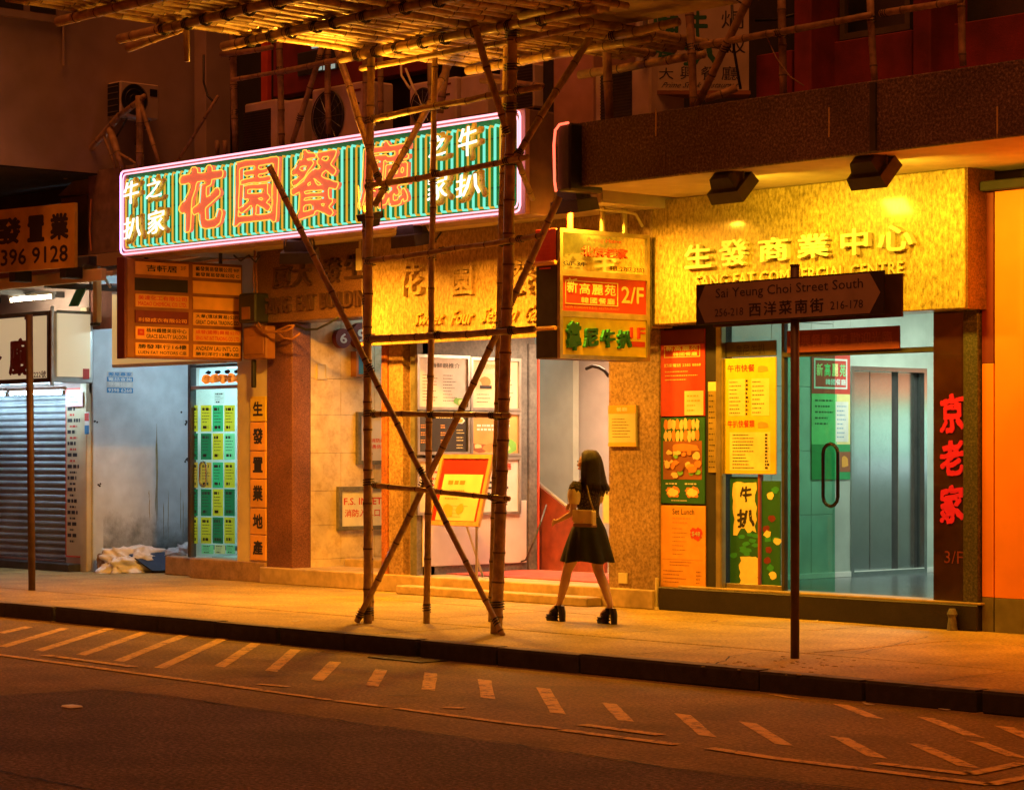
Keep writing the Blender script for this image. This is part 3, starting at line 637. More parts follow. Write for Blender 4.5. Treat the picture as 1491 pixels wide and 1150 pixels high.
m_ = MB(); m_.tube([P(853, 537, Y=19.2), P(862, 533, Y=19.2), P(872, 535, Y=19.2), P(880, 540, Y=19.2), P(886, 548, Y=19.2)], .02, K['black'], 6); o = m_.build('iron_hook'); tag(o, 'curled black iron bracket beside the top of the pale stair wall', 'bracket')
# menu boards
fm = FX(XM)
def menu(u0, v0, u1, v1, face, label, drawf):
    r = RX(u0, v0, u1, v1, XM+.03); k = thing('menu_case', (XM, (r[0]+r[2])/2, r[1]), label, 'menu case', 'framed menus on the grey side wall'); fr = FX(XM)
    m_ = MB(); frame(m_, fr, r, .035, K['metal'], .002, .05); m_.build('frame', k)
    q = (r[0]+.035, r[1]+.035, r[2]-.035, r[3]-.035); m_ = MB(); slab(m_, fr, q, face, .002, .025); m_.build('menu_sheet', k)
    m_ = MB(); drawf(m_, fr, q, q[2]-q[0], q[3]-q[1]); m_.build('print', k)
    return k
def sub(q, W_, H_, a, b, c, d): return (q[0]+W_*a, q[1]+H_*b, q[0]+W_*c, q[1]+H_*d)
def blob(mb, fr, c, rx, ry, m, d=.03, seed=0, n=11, dd=.0):
    rr = random.Random(seed); vs = [fr.p(c[0], c[1], d+dd)]
    for i in range(n):
        a = 2*math.pi*i/n; s_ = rr.uniform(.75, 1.15); vs.append(fr.p(c[0]+math.cos(a)*rx*s_, c[1]+math.sin(a)*ry*s_, d))
    mb.add(vs, [(0, 1+i, 1+(i+1) % n) for i in range(n)], m)
K['food1'] = flat('print_food_orange', (.7, .25, .06)); K['food2'] = flat('print_food_brown', (.3, .1, .04)); K['food3'] = flat('print_food_cream', (.8, .6, .3)); K['leafp'] = flat('print_leaf', (.2, .5, .08))
def dA(m_, fr, q, W_, H_):
    T(m_, '海鮮靚推介', fr, sub(q, W_, H_, .25, .8, .85, .9), K['ink'], .028, off=.01)
    lines(m_, fr, sub(q, W_, H_, .08, .1, .4, .68), 9, K['ink'], .028, .22, 3); lines(m_, fr, sub(q, W_, H_, .5, .1, .8, .68), 9, K['ink'], .028, .22, 4)
    blob(m_, fr, (q[0]+W_*.85, q[1]+H_*.12), W_*.13, H_*.09, K['leafp'], .029, 2); blob(m_, fr, (q[0]+W_*.88, q[1]+H_*.1), W_*.08, H_*.06, K['yel2'], .0305, 3)
def dB(m_, fr, q, W_, H_):
    T(m_, '招牌推介', fr, sub(q, W_, H_, .25, .82, .8, .92), K['ora'], .028, off=.01)
    rect(m_, fr, sub(q, W_, H_, .1, .38, .45, .72), K['food3'], .028); blob(m_, fr, (q[0]+W_*.28, q[1]+H_*.55), W_*.12, H_*.1, K['food1'], .0295, 5); rect(m_, fr, sub(q, W_, H_, .16, .4, .42, .47), K['ink'], .031)
    lines(m_, fr, sub(q, W_, H_, .55, .1, .9, .72), 7, K['ink'], .028, .2, 8); lines(m_, fr, sub(q, W_, H_, .1, .08, .45, .32), 3, K['ink'], .028, .16, 9)
def dC(m_, fr, q, W_, H_):
    rect(m_, fr, (q[0]+W_*.25, q[1], q[2], q[3]), K['ink'], .027)
    blob(m_, fr, (q[0]+W_*.85, q[1]+H_*.84), W_*.12, H_*.1, K['wht'], .029, 7); blob(m_, fr, (q[0]+W_*.85, q[1]+H_*.84), W_*.07, H_*.06, K['ora'], .0305, 8)
    lines(m_, fr, sub(q, W_, H_, .35, .88, .7, .97), 1, K['yel2'], .029, .5, 2)
    for i, yy in enumerate((.62, .42, .22)):
        lines(m_, fr, sub(q, W_, H_, .04, yy, .25, yy+.12), 2, K['ora'], .029, .45, i); lines(m_, fr, sub(q, W_, H_, .45, yy, .58, yy+.12), 2, K['ora'], .029, .45, i+4); lines(m_, fr, sub(q, W_, H_, .78, yy-.15, .95, yy+.0), 2, K['yel2'], .029, .3, i+9)
def dD(m_, fr, q, W_, H_):
    for i, yy in enumerate((.66, .56)): lines(m_, fr, sub(q, W_, H_, .1, yy, .85, yy+.1), 1, K['wht'], .029, .55, i+2)
    blob(m_, fr, (q[0]+W_*.17, q[1]+H_*.14), W_*.2, H_*.13, K['food2'], .028, 2); blob(m_, fr, (q[0]+W_*.12, q[1]+H_*.18), W_*.09, H_*.06, K['food3'], .0295, 3)
    blob(m_, fr, (q[0]+W_*.4, q[1]+H_*.16), W_*.17, H_*.12, K['food1'], .0285, 4); blob(m_, fr, (q[0]+W_*.8, q[1]+H_*.18), W_*.17, H_*.18, K['leafp'], .028, 5); blob(m_, fr, (q[0]+W_*.72, q[1]+H_*.12), W_*.1, H_*.1, K['yel2'], .03, 6)
def dE(m_, fr, q, W_, H_):
    T(m_, '花園餐廳', fr, sub(q, W_, H_, .3, .8, .85, .94), K['red'], .028, off=.02); lines(m_, fr, sub(q, W_, H_, .2, .3, .85, .62), 3, K['ink'], .028, .4, 3)
def dF(m_, fr, q, W_, H_):
    lines(m_, fr, sub(q, W_, H_, .15, .2, .85, .85), 5, K['red'], .028, .3, 13)
menu(606, 517, 683, 597, K['yel2'] if 0 else K['white'], 'menu case titled with seafood picks, top row nearest the street', dA)
menu(684, 521, 757, 598, K['cream'], 'cream menu case with a steak photograph, top row beside the inner corner', dB)
menu(606, 599, 683, 662, mat('menu_dark', (.05, .05, .055), .5, .1), 'black menu case with orange text in the middle row', dC)
menu(684, 599, 757, 664, mat('menu_amber', (.75, .4, .12), .5, .15), 'amber menu case with meat and salad photographs in the middle row', dD)
menu(606, 667, 683, 749, K['cream'], 'pale menu case with red text half hidden behind the easel', dF)
menu(684, 665, 757, 749, K['white'], 'white menu case with a red heading to the right of the easel', dE)
# easel
e0 = P(657, 835, Z=.2); k = thing('easel_menu_board', (-20.9, 18.1, .2), 'wooden framed menu easel with red backing standing in the restaurant entrance', 'easel')
c0 = P(622, 764, Y=18.05); c1 = P(697, 764, Y=18.05); wE = (c1-c0).length; hE = .84; A_ = Vector((1, 0, 0)); U_ = Vector((0, math.sin(.27), math.cos(.27))); N_ = Vector((0, -math.cos(.27), math.sin(.27)))
fe = FR(c0, A_, U_, N_)
m_ = MB(); frame(m_, fe, (0, 0, wE, hE), .05, mat('easel_wood', (.55, .35, .15), .5, .2, 12), -.02, .02); m_.build('frame', k)
m_ = MB(); slab(m_, fe, (.05, .05, wE-.05, hE-.05), mat('easel_red', (.5, .015, .02), .6), -.015, .0); m_.build('backing', k)
m_ = MB(); slab(m_, fe, (.12, .06, wE-.1, hE*.72), K['cream'], .001, .006); q = (.12, .06, wE-.1, hE*.72)
lines(m_, fe, (.22, hE*.55, wE-.2, hE*.66), 1, K['food1'], .009, .5, 3); lines(m_, fe, (.22, hE*.35, wE-.3, hE*.52), 3, K['food2'], .009, .22, 5); lines(m_, fe, (.2, hE*.1, wE-.2, hE*.3), 4, K['food1'], .009, .15, 6)
blob(m_, fe, (.3, hE*.2), .11, .09, K['ora'], .01, 3); blob(m_, fe, (.52, hE*.24), .07, .07, K['ora'], .01, 4); m_.build('menu_sheet', k)
for f0 in (.04, wE-.04):
    b_ = fe.p(f0, 0, 0); m_ = MB(); m_.tube([b_, (b_.x, b_.y-.0, .2)], .016, K['metal']); m_.build('leg', k)
b_ = fe.p(wE*.55, hE*.3, 0); m_ = MB(); m_.tube([b_, (b_.x, b_.y+.35, .2)], .014, K['metal']); m_.build('back_leg', k)
# plaque and switch on the pillar
def plate_y(name, u0, v0, u1, v1, Y, face, label, cat, draw=None, dp=.015, bev=.003, par=None):
    r = RY(u0, v0, u1, v1, Y); k = thing(name, ((r[0]+r[2])/2, Y, r[1]), label, cat); m_ = MB(); m_.box(r[0], r[2], Y-dp, Y-.001, r[1], r[3], face, bev); m_.build('sheet', k)
    if draw:
        m_ = MB(); draw(m_, FY(Y-dp), r, r[2]-r[0], r[3]-r[1]); m_.build('print', k)
    return k
def dPl(m_, fr, q, W_, H_):
    rect(m_, fr, sub(q, W_, H_, 0, .8, 1, 1), K['plate'], .002); rect(m_, fr, sub(q, W_, H_, 0, 0, 1, .1), K['plate'], .002); T(m_, '餐廳', fr, sub(q, W_, H_, .3, .85, .7, .95), K['wht'], .003, off=.02)
    lines(m_, fr, sub(q, W_, H_, .15, .2, .85, .7), 7, K['ink'], .003, .2, 3)
plate_y('wall_plaque', 888, 590, 928, 650, YC, K['cream'], 'cream framed licence plaque on the orange granite pillar', 'plaque', dPl, .03)
plate_y('socket_plate', 901, 834, 914, 849, YC, K['cream'], 'small cream socket plate low on the orange granite pillar', 'socket')
m_ = MB(); p = P(956, 860, Y=YC-.03); m_.tube([(p.x, p.y, 0), (p.x, p.y, .33)], .02, K['cream']); m_.box(p.x-.05, p.x+.05, p.y-.03, p.y+.03, 0, .03, K['cream']); o = m_.build('stub_pipe'); tag(o, 'short cream pipe stub standing between pillar and poster column', 'pipe')
# ---- commercial centre
g = thing('commercial_centre_entrance', (-15.5, 18.2, 0), 'commercial centre entrance with bright yellow granite name band and a lit lift lobby', 'building entrance')
x0, x1 = P(948, 400, Y=YW).x+.004, P(1404, 400, Y=YW).x; zy = P(1180, 461, Y=YW).z; zyt = zc0-.004
B('name_band', g, x0, x1, YW, YW+.42, zy, zyt, K['yellow'], .01)
B('band_return', g, x1+.002, x1+.02, YW+.02, YW+.42, zy, zyt, K['brown_gr'], 0)
K['gilt'] = mat('gilt_character', (.85, .78, .55), .4, .15); f_ = FY(YW); m_ = MB()
for ch, u0, u1, v0, v1 in (('生', 1002, 1041, 356, 391), ('發', 1052, 1092, 349, 388), ('商', 1109, 1153, 346, 381), ('業', 1166, 1212, 341, 376), ('中', 1229, 1269, 333, 372), ('心', 1283, 1334, 328, 366)):
    q = RY(u0, v0, u1, v1, YW); mm = MB(); T(mm, ch, f_, q, K['gilt'], .0, .06, .03, .012); mm.build('raised_character', g)
m_ = MB(); T(m_, 'SANG FAT COMMERCIAL CENTRE', f_, RY(1015, 386, 1318, 405, YW)[:1]+(P(1166, 410, Y=YW).z, P(1318, 400, Y=YW).x, P(1166, 391, Y=YW).z), mat('gilt_lettering', (.7, .56, .26), .4, .15), 0, .035, .02); islands(m_, 'raised_letter', g)
xe = P(1427, 700, Y=YC).x; xq0 = P(960, 800, Y=YC).x
zs = .25
B('plinth', g, xq0+.02, xe, YC-.05, YC+.25, 0, zs-.01, mat('dark_plinth', (.02, .014, .011), .5, .3, 20, .2), .012)
B('sill', g, xq0+.3, x1, YC-.04, YC+.24, zs-.008, zs+.012, mat('sill_stone', (.5, .38, .18), .3, .2, 20, .05), .004)
B('poster_column', g, xq0+.03, P(1046, 700, Y=YC).x, YC+.03, YC+.2, zs, zy, K['dark'], .004)
# right jamb
xj0, xj1, xj2 = P(1358, 700, Y=YC).x, P(1404, 700, Y=YC).x, P(1426, 700, Y=YC).x
pol = mat('polished_dark_stone', (.035, .014, .01), .12, .5, 5, 0, coat=.6, crough=.05)
B('dark_pier', g, xj0, xj1, YC, YC+.3, zs, zy+.0, pol, .006); B('rough_pier', g, xj1+.003, xj2, YC-.03, YC+.3, 0, zy+.3, K['dark_gr'], .008)
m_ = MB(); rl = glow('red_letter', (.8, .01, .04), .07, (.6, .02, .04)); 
for ch, v0, v1 in (('北', 500, 552), ('京', 572, 630), ('老', 640, 693), ('家', 705, 762)):
    if ch == '北': continue
    q = RY(1369, v0, 1407, v1, YC); m2 = MB(); T(m2, ch, FY(YC), (q[0], q[1], xj1-.0, q[3]), rl, .003, .012, .04, .06); m2.build('red_character', g)
o_ = MB(); T(o_, '3/F', FY(YC), RY(1375, 802, 1402, 820, YC), K['dred'], .003); o_.build('faint_lettering', g)
# glass front frame, window
GP = YC+.1
alu = mat('dull_yellow_frame', (.42, .36, .2), .35, .2, 8, .05, metal=.6)
xa = P(1050, 700, Y=GP-.05).x
B('corner_post', g, xa-.04, xa+.04, GP-.1, GP-.02, zs, zy, alu, .01)
xw1 = P(1142, 700, Y=GP).x
B('window_frame', g, xa+.04, xw1, GP-.03, GP+.03, zs, zs+.06, alu, .005); B('window_frame', g, xw1-.02, xw1+.02, GP-.03, GP+.03, zs, zy, K['dmetal'], .005)
B('window_frame', g, P(1107, 700, Y=GP).x-.015, P(1107, 700, Y=GP).x+.015, GP-.03, GP+.03, zs+.06, P(1107, 690, Y=GP).z, mat('red_mullion', (.35, .08, .05), .5), .005)
m_ = MB(); m_.box(xa+.04, xw1-.02, GP, GP+.01, zs+.06, zy, K['glass']); m_.build('window_pane', g)
B('transom', g, xw1, xj0, GP-.04, GP+.04, P(1250, 512, Y=GP).z-.03, P(1250, 512, Y=GP).z+.02, K['dmetal'], .005)
# door leaf of greenish glass, standing
xd0, xd1 = P(1146, 700, Y=GP+.15).x, P(1219, 700, Y=GP+.15).x
m_ = MB(); m_.box(xd0, xd1, GP+.1, GP+.112, zs+.02, P(1190, 516, Y=GP).z, K['gglass']); dl = m_.build('door_leaf', g)
p0 = P(1198, 650, Y=GP+.02); p1 = P(1216, 650, Y=GP+.02); zt_, zb_ = P(1207, 646, Y=GP).z, P(1207, 737, Y=GP).z
def arc(xa, xb, zt, zb, y, n=6):
    r = (xb-xa)/2; L = []; 
    for i in range(n+1): a = math.pi-math.pi*i/n; L.append((xa+r+math.cos(a)*r, y, zt-r+math.sin(a)*r))
    for i in range(n+1): a = -math.pi*i/n; L.append((xa+r+math.cos(a)*r, y, zb+r+math.sin(a)*r))
    L.append(L[0]); return L
m_ = MB(); m_.tube(arc(p0.x, p1.x+.03, zt_, zb_, GP+.02), .018, K['blackm'], 8, cap=False); m_.build('handle', dl, smooth=True)
# lobby
XLb = -17.4; YE = 25.5
zt = [zs, .95, 1.65, 2.35, 3.05, 3.5]; yt = [YC+.32, 18.9, 19.6, 20.25, 20.62]; 
for i in range(5):
    for j in range(4): B('wall_tile', g, XLb-.1, XLb, yt[j]+.002, yt[j+1]-.002, zt[i]+.002, zt[i+1]-.002, K['tile'], .003)
ly0, ly1 = P(1242, 700, X=XLb).y, P(1344, 700, X=XLb).y; lz = P(1290, 541, X=XLb).z
B('wall_tile', g, XLb-.1, XLb, 20.622, ly0-.05, zs, 3.5, K['tile'], 0); B('wall_tile', g, XLb-.1, XLb, ly1+.05, YE, zs, 3.5, K['tile'], 0); B('wall_tile', g, XLb-.1, XLb, ly0-.048, ly1+.048, lz+.05, 3.5, K['tile'], 0)
m_ = MB(); frame(m_, fx:=FX(XLb-.0), (ly0-.05, zs, ly1+.05, lz+.05), .05, K['steel'], -.12, .015); lf = m_.build('lift_frame', g)
yd = P(1265, 700, X=XLb-.1).y; ye = P(1297, 700, X=XLb-.1).y; yf = P(1306, 700, X=XLb-.1).y; yg_ = P(1330, 700, X=XLb-.1).y
for a0, a1, mt in ((ly0, yd-.004, K['steel']), (yd+.004, ye, K['steel']), (ye+.002, yf, K['dmetal']), (yf+.002, yg_, K['steel']), (yg_+.002, ly1, K['dmetal'])):
    B('lift_door_panel', g, XLb-.13, XLb-.09, a0, a1, zs+.01, lz, mt, .004)
B('skirting', g, XLb, XLb+.012, YC+.3, YE, zs, zs+.06, K['white'], .003)
B('lobby_floor', g, XLb, xe, YC+.25, YE, zs-.2, zs, K['lobfl'], 0); B('lobby_ceiling', g, XLb, xe, YC+.2, YE, 3.45, 3.5, K['white'], 0)
B('lobby_back_wall', g, XLb, xe, YE, YE+.1, 0, 3.5, K['tile'], 0); B('lobby_right_wall', g, xj0+.25, xj0+.3, YC+.3, YE, 0, 3.5, K['tile'], 0)
B('ceiling_light', g, -16.6, -15.0, 20.5, 22.6, 3.42, 3.446, K['lift_l'], 0)
k = thing('added_reflection_board', (-15.4, 25.3, 1.4), 'added unseen stack of glowing orange green and white strips for reflections in the lift doors', 'added light board')  # added out of view so the lift doors have bands to reflect
for z0, z1, nm, c, e in ((2.33, 2.62, 'orange_strip', (1, .2, .05), 2.0), (2.14, 2.27, 'green_strip', (.15, 1, .5), 1.6), (1.98, 2.12, 'white_strip', (.75, 1, .85), 2.0), (1.86, 1.96, 'green_strip', (.15, 1, .5), 1.2), (1.72, 1.84, 'white_strip', (.75, 1, .85), 2.0), (1.6, 1.7, 'green_strip', (.15, .9, .5), 1.0), (1.4, 1.52, 'white_strip', (.8, .95, 1), 1.8)):
    B(nm, k, -16.9, -13.9, 25.3, 25.34, z0, z1, glow('lit_'+nm, c, e), 0)
# ---- posters and signs on this front
XT = xq0
def dRed(m_, fr, q, W_, H_):
    rect(m_, fr, sub(q, W_, H_, .0, .83, 1, 1), K['dred'], .0015)  # dark band paints the overhead shade across the poster top
    frame(m_, fr, sub(q, W_, H_, .1, .68, .9, .82), .008, K['yel2'], .001, .004)
    T(m_, '新高麗苑', fr, sub(q, W_, H_, .14, .755, .86, .81), K['yel2'], .005, off=.02); T(m_, '韓國餐廳', fr, sub(q, W_, H_, .3, .695, .84, .74), K['yel2'], .005, off=.03)
    T(m_, '訂座電話 2385 8868', fr, sub(q, W_, H_, .1, .57, .92, .61), K['yel2'], .005, off=.02); lines(m_, fr, sub(q, W_, H_, .12, .4, .9, .54), 3, K['yel2'], .004, .2, 3)
    rect(m_, fr, sub(q, W_, H_, .56, .01, .98, .29), K['cream'], .006); lines(m_, fr, sub(q, W_, H_, .62, .04, .93, .26), 4, K['ora'], .008, .3, 5)
plate_y('red_poster', 962, 480, 1027, 606, YC+.03, K['red'], 'red restaurant poster with yellow writing at the top of the poster column', 'poster', dRed)
def dFood(m_, fr, q, W_, H_):
    rr = random.Random(4)
    for r_ in range(2):
        for i in range(9): blob(m_, fr, (q[0]+W_*(.12+.09*i), q[1]+H_*(.92-.13*r_)), W_*.05, H_*.07, K['food3'] if (i+r_) % 3 else K['food1'], .002+.0004*i, i+r_*9)
    rect(m_, fr, sub(q, W_, H_, .06, .28, .94, .73), K['food2'], .0015)
    blob(m_, fr, (q[0]+W_*.55, q[1]+H_*.65), W_*.36, H_*.05, K['food1'], .006, 3)
    for i in range(26): blob(m_, fr, (q[0]+W_*rr.uniform(.14, .86), q[1]+H_*rr.uniform(.31, .6)), W_*rr.uniform(.05, .11), H_*rr.uniform(.025, .05), K[rr.choice(['food3', 'food1', 'food3', 'wht', 'food2', 'leafp', 'ora'])], .003+.0005*i, i)
    for a in (.28, .72): blob(m_, fr, (q[0]+W_*a, q[1]+H_*.13), W_*.16, H_*.07, K['food1'], .003, 5, 22); blob(m_, fr, (q[0]+W_*a, q[1]+H_*.13), W_*.12, H_*.05, K['yel2'], .004, 6, 22); lines(m_, fr, sub(q, W_, H_, a-.16, .21, a+.12, .25), 1, K['wht'], .004, .4, 2)
    lines(m_, fr, sub(q, W_, H_, .25, .02, .8, .05), 1, K['wht'], .003, .3, 8)
plate_y('food_poster', 963, 608, 1027, 733, YC+.03, K['dgrn'], 'dark green poster with photographs of food in the middle of the poster column', 'poster', dFood)
def dSet(m_, fr, q, W_, H_):
    T(m_, 'Set Lunch', fr, sub(q, W_, H_, .28, .9, .76, .965), K['ink'], .002, off=.01)
    for i in range(6): blob(m_, fr, (q[0]+W_*.14, q[1]+H_*(.9-.075*i)), W_*.06, H_*.028, K['ora'], .002, i)
    lines(m_, fr, sub(q, W_, H_, .28, .78, .7, .88), 2, K['food1'], .002, .35, 2); lines(m_, fr, sub(q, W_, H_, .28, .42, .62, .76), 7, K['food2'], .002, .16, 3)
    blob(m_, fr, (q[0]+W_*.8, q[1]+H_*.68), W_*.14, H_*.075, K['red'], .003, 5, 24); T(m_, '$48', fr, sub(q, W_, H_, .71, .65, .89, .71), K['cream'], .005, off=.02)
    rect(m_, fr, sub(q, W_, H_, .05, .38, .95, .383), K['food2'], .002); lines(m_, fr, sub(q, W_, H_, .22, .3, .75, .37), 2, K['food2'], .002, .25, 6)
    lines(m_, fr, sub(q, W_, H_, .08, .1, .65, .27), 4, K['food2'], .002, .22, 9); lines(m_, fr, sub(q, W_, H_, .8, .1, .93, .27), 4, K['food2'], .002, .25, 10)
plate_y('set_lunch_poster', 962, 736, 1028, 863, YC+.03, K['ora'], 'orange yellow set lunch poster at the bottom of the poster column', 'poster', dSet)
def dMenuY(m_, fr, q, W_, H_):
    for yy in (.9, .42): T(m_, '牛扒快餐類' if yy < .5 else '午市快餐', fr, sub(q, W_, H_, .08, yy-.02, .6, yy+.045), K['red'], .002, off=.02); blob(m_, fr, (q[0]+W_*.75, q[1]+H_*(yy)), W_*.12, H_*.03, K['ora'], .002, 3)
    rect(m_, fr, sub(q, W_, H_, .1, .5, .42, .82), K['yel2'], .0015); rect(m_, fr, sub(q, W_, H_, .54, .5, .88, .82), K['yel2'], .0015)
    lines(m_, fr, sub(q, W_, H_, .12, .51, .36, .81), 9, K['ink'], .003, .22, 3); lines(m_, fr, sub(q, W_, H_, .56, .51, .8, .81), 8, K['ink'], .003, .22, 4); lines(m_, fr, sub(q, W_, H_, .43, .5, .49, .82), 9, K['ink'], .003, .5, 5)
    rect(m_, fr, sub(q, W_, H_, .12, .03, .9, .36), K['yel2'], .0015); lines(m_, fr, sub(q, W_, H_, .18, .04, .62, .35), 11, K['ink'], .003, .3, 7); lines(m_, fr, sub(q, W_, H_, .8, .04, .89, .35), 11, K['ink'], .003, .6, 8)
plate_y('yellow_menu_board', 1055, 521, 1131, 690, GP-.03, K['yel'], 'tall bright yellow menu board hung in the window beside the metal post', 'menu board', dMenuY, .02)
o = plate_y('dark_menu_top', 1053, 497, 1131, 519, GP-.02, mat('olive_board', (.1, .09, .04), .5), 'dark board with scribbled writing above the yellow menu board', 'board', lambda m_, fr, q, W_, H_: T(m_, '韋尼牛扒', fr, sub(q, W_, H_, .25, .1, .8, .8), K['ink'], .002, brush=.05))
def dSteak(m_, fr, q, W_, H_):
    rr = random.Random(2)
    def ragged(a0, b0, a1, b1, sd):
        r2 = random.Random(sd); pts = []
        for i in range(7): pts.append((a0+(a1-a0)*i/6, b1+r2.uniform(-.01, .01)))
        for i in range(7): pts.append((a1+r2.uniform(-.05, .04), b1+(b0-b1)*(i+1)/8))
        for i in range(7): pts.append((a1+(a0-a1)*i/6, b0+r2.uniform(-.035, .035)))
        for i in range(7): pts.append((a0+r2.uniform(-.04, .05), b0+(b1-b0)*(i+1)/8))
        c = fr.p(q[0]+W_*(a0+a1)/2, q[1]+H_*(b0+b1)/2, .002); vs = [c]+[fr.p(q[0]+W_*a, q[1]+H_*b, .002) for a, b in pts]; n = len(pts)
        m_.add(vs, [(0, 1+(i+1) % n, 1+i) for i in range(n)], K['yel2'])
    ragged(.12, .52, .9, .95, 1); ragged(.35, .03, .98, .3, 5)
    T(m_, '牛', fr, sub(q, W_, H_, .35, .78, .75, .92), K['ink'], .004, off=.04, brush=.06); T(m_, '扒', fr, sub(q, W_, H_, .25, .56, .85, .72), K['ink'], .004, off=.04, brush=.06)
    for i in range(14): blob(m_, fr, (q[0]+W_*rr.uniform(.1, .9), q[1]+H_*rr.uniform(.3, .5)), W_*.12, H_*.02, K['grn'], .0015+.0001*i, i)
plate_y('steak_banner', 1063, 694, 1106, 861, GP-.01, K['dgrn'], 'narrow green and yellow steak banner under the yellow menu board', 'banner', dSteak, .008)
plate_y('green_window_poster', 1109, 700, 1137, 861, GP-.005, K['dgrn'], 'dark green mottled poster strip right of the steak banner', 'poster', lambda m_, fr, q, W_, H_: [blob(m_, fr, (q[0]+W_*random.Random(i).uniform(.15, .85), q[1]+H_*random.Random(i+9).uniform(.05, .95)), W_*.2, H_*.035, K[['grn', 'dred', 'yel2'][i % 3]], .001+.0002*i, i) for i in range(12)], .006)
plate_y('side_price_list', 1032, 556, 1044, 688, YC+.03, mat('dull_yellow_list', (.45, .33, .08), .5), 'thin dull yellow price list between poster column and metal post', 'poster', lambda m_, fr, q, W_, H_: (rect(m_, fr, sub(q, W_, H_, 0, .9, 1, 1), K['yel2'], .001), lines(m_, fr, sub(q, W_, H_, .1, .03, .9, .88), 14, K['ink'], .002, .2, 3)))
def dWel(m_, fr, q, W_, H_): T(m_, '大興餐廳 2/F 歡迎光臨', fr, sub(q, W_, H_, .04, .25, .94, .8), mat('faint_red', (.35, .06, .05), .6), .002, off=.02)
plate_y('welcome_banner', 1147, 478, 1311, 511, GP-.05, K['dred'], 'long dark red welcome banner across the top of the lobby door', 'banner', dWel, .02)
# lobby poster
def dLob(m_, fr, q, W_, H_):
    rect(m_, fr, sub(q, W_, H_, 0, .68, 1, 1), K['red'], .001); frame(m_, fr, sub(q, W_, H_, .06, .72, .92, .96), .02, K['wht'], .001, .004)
    for i, c in enumerate('新高麗苑'): T(m_, c, fr, sub(q, W_, H_, .12+.2*i, .82, .28+.2*i, .92), K['yel2'] if i % 2 == 0 else K['lgrn'], .005, off=.03)
    T(m_, '韓國餐廳', fr, sub(q, W_, H_, .35, .75, .88, .8), K['wht'], .005, off=.02)
    rect(m_, fr, sub(q, W_, H_, 0, .28, .65, .68), K['lgrn'], .001); lines(m_, fr, sub(q, W_, H_, .08, .42, .55, .65), 5, K['dgrn'], .003, .3, 2); rect(m_, fr, sub(q, W_, H_, .65, .28, 1, .68), K['yel2'], .001)
    rect(m_, fr, sub(q, W_, H_, .62, .3, .95, .62), K['wht'], .003); lines(m_, fr, sub(q, W_, H_, .65, .32, .92, .6), 8, K['blue'], .004, .2, 6)
    rect(m_, fr, sub(q, W_, H_, 0, .0, 1, .28), K['grn'], .001); rect(m_, fr, sub(q, W_, H_, .7, .06, 1, .22), K['food2'], .003); blob(m_, fr, (q[0]+W_*.85, q[1]+H_*.14), W_*.1, H_*.05, K['ora'], .004, 3)
r = RX(1180, 515, 1236, 698, XLb); k = thing('lobby_poster', (XLb, (r[0]+r[2])/2, r[1]), 'red and green poster on the pale lobby wall left of the lift', 'poster')
m_ = MB(); slab(m_, FX(XLb), r, K['grn'], .002, .012); m_.build('sheet', k); m_ = MB(); dLob(m_, FX(XLb+.012), r, r[2]-r[0], r[3]-r[1]); m_.build('print', k)
# ---- orange wall at the right
g = thing('orange_wall', (-13, 18.1, 0), 'smooth orange painted wall with olive base at the edge of the terrace', 'wall')
xo0 = P(1447, 600, Y=YC+.0).x; zo = P(1450, 870, Y=YC).z; zt_ = P(1450, 279, Y=YC).z
for a, b in ((zo, zt_),): B('wall_panel', g, xo0+.006, -8, YC+.0, YC+.2, a, b, K['orange'], .003)
B('wall_base', g, xo0+.006, -8, YC-.002, YC+.2, 0, zo-.004, K['olive'], .003)
B('jamb', g, xj2+.01, xj2+.14, YC+.02, YC+.2, zo, 2.45, K['orange'], .004); B('jamb_base', g, xj2+.01, xj2+.14, YC+.02, YC+.2, 0, zo-.004, K['olive'], .004)
B('dark_reveal', g, xj2+.145, xo0, YC+.05, YC+.3, 0, zt_, K['dred'], 0)
B('shutter_box', g, x1+.03, -8, YC-.1, YC+.3, zt_+.002, zc0-.12, K['dark'], .01); B('reveal_top', g, xj2+.01, xj2+.14, YC+.02, YC+.3, 2.455, zt_, K['dred'], 0)
p = P(1386, 905, Y=YC-.1); m_ = MB(); m_.tube([(p.x, p.y, 0), (p.x, p.y, .12), (p.x, p.y, .15), (p.x, p.y, .2)], .04, K['grey'], 10, rads=[.05, .035, .05, .03]); o = m_.build('stub_bollard'); tag(o, 'little grey pipe stump in front of the dark plinth near the orange wall', 'pipe')
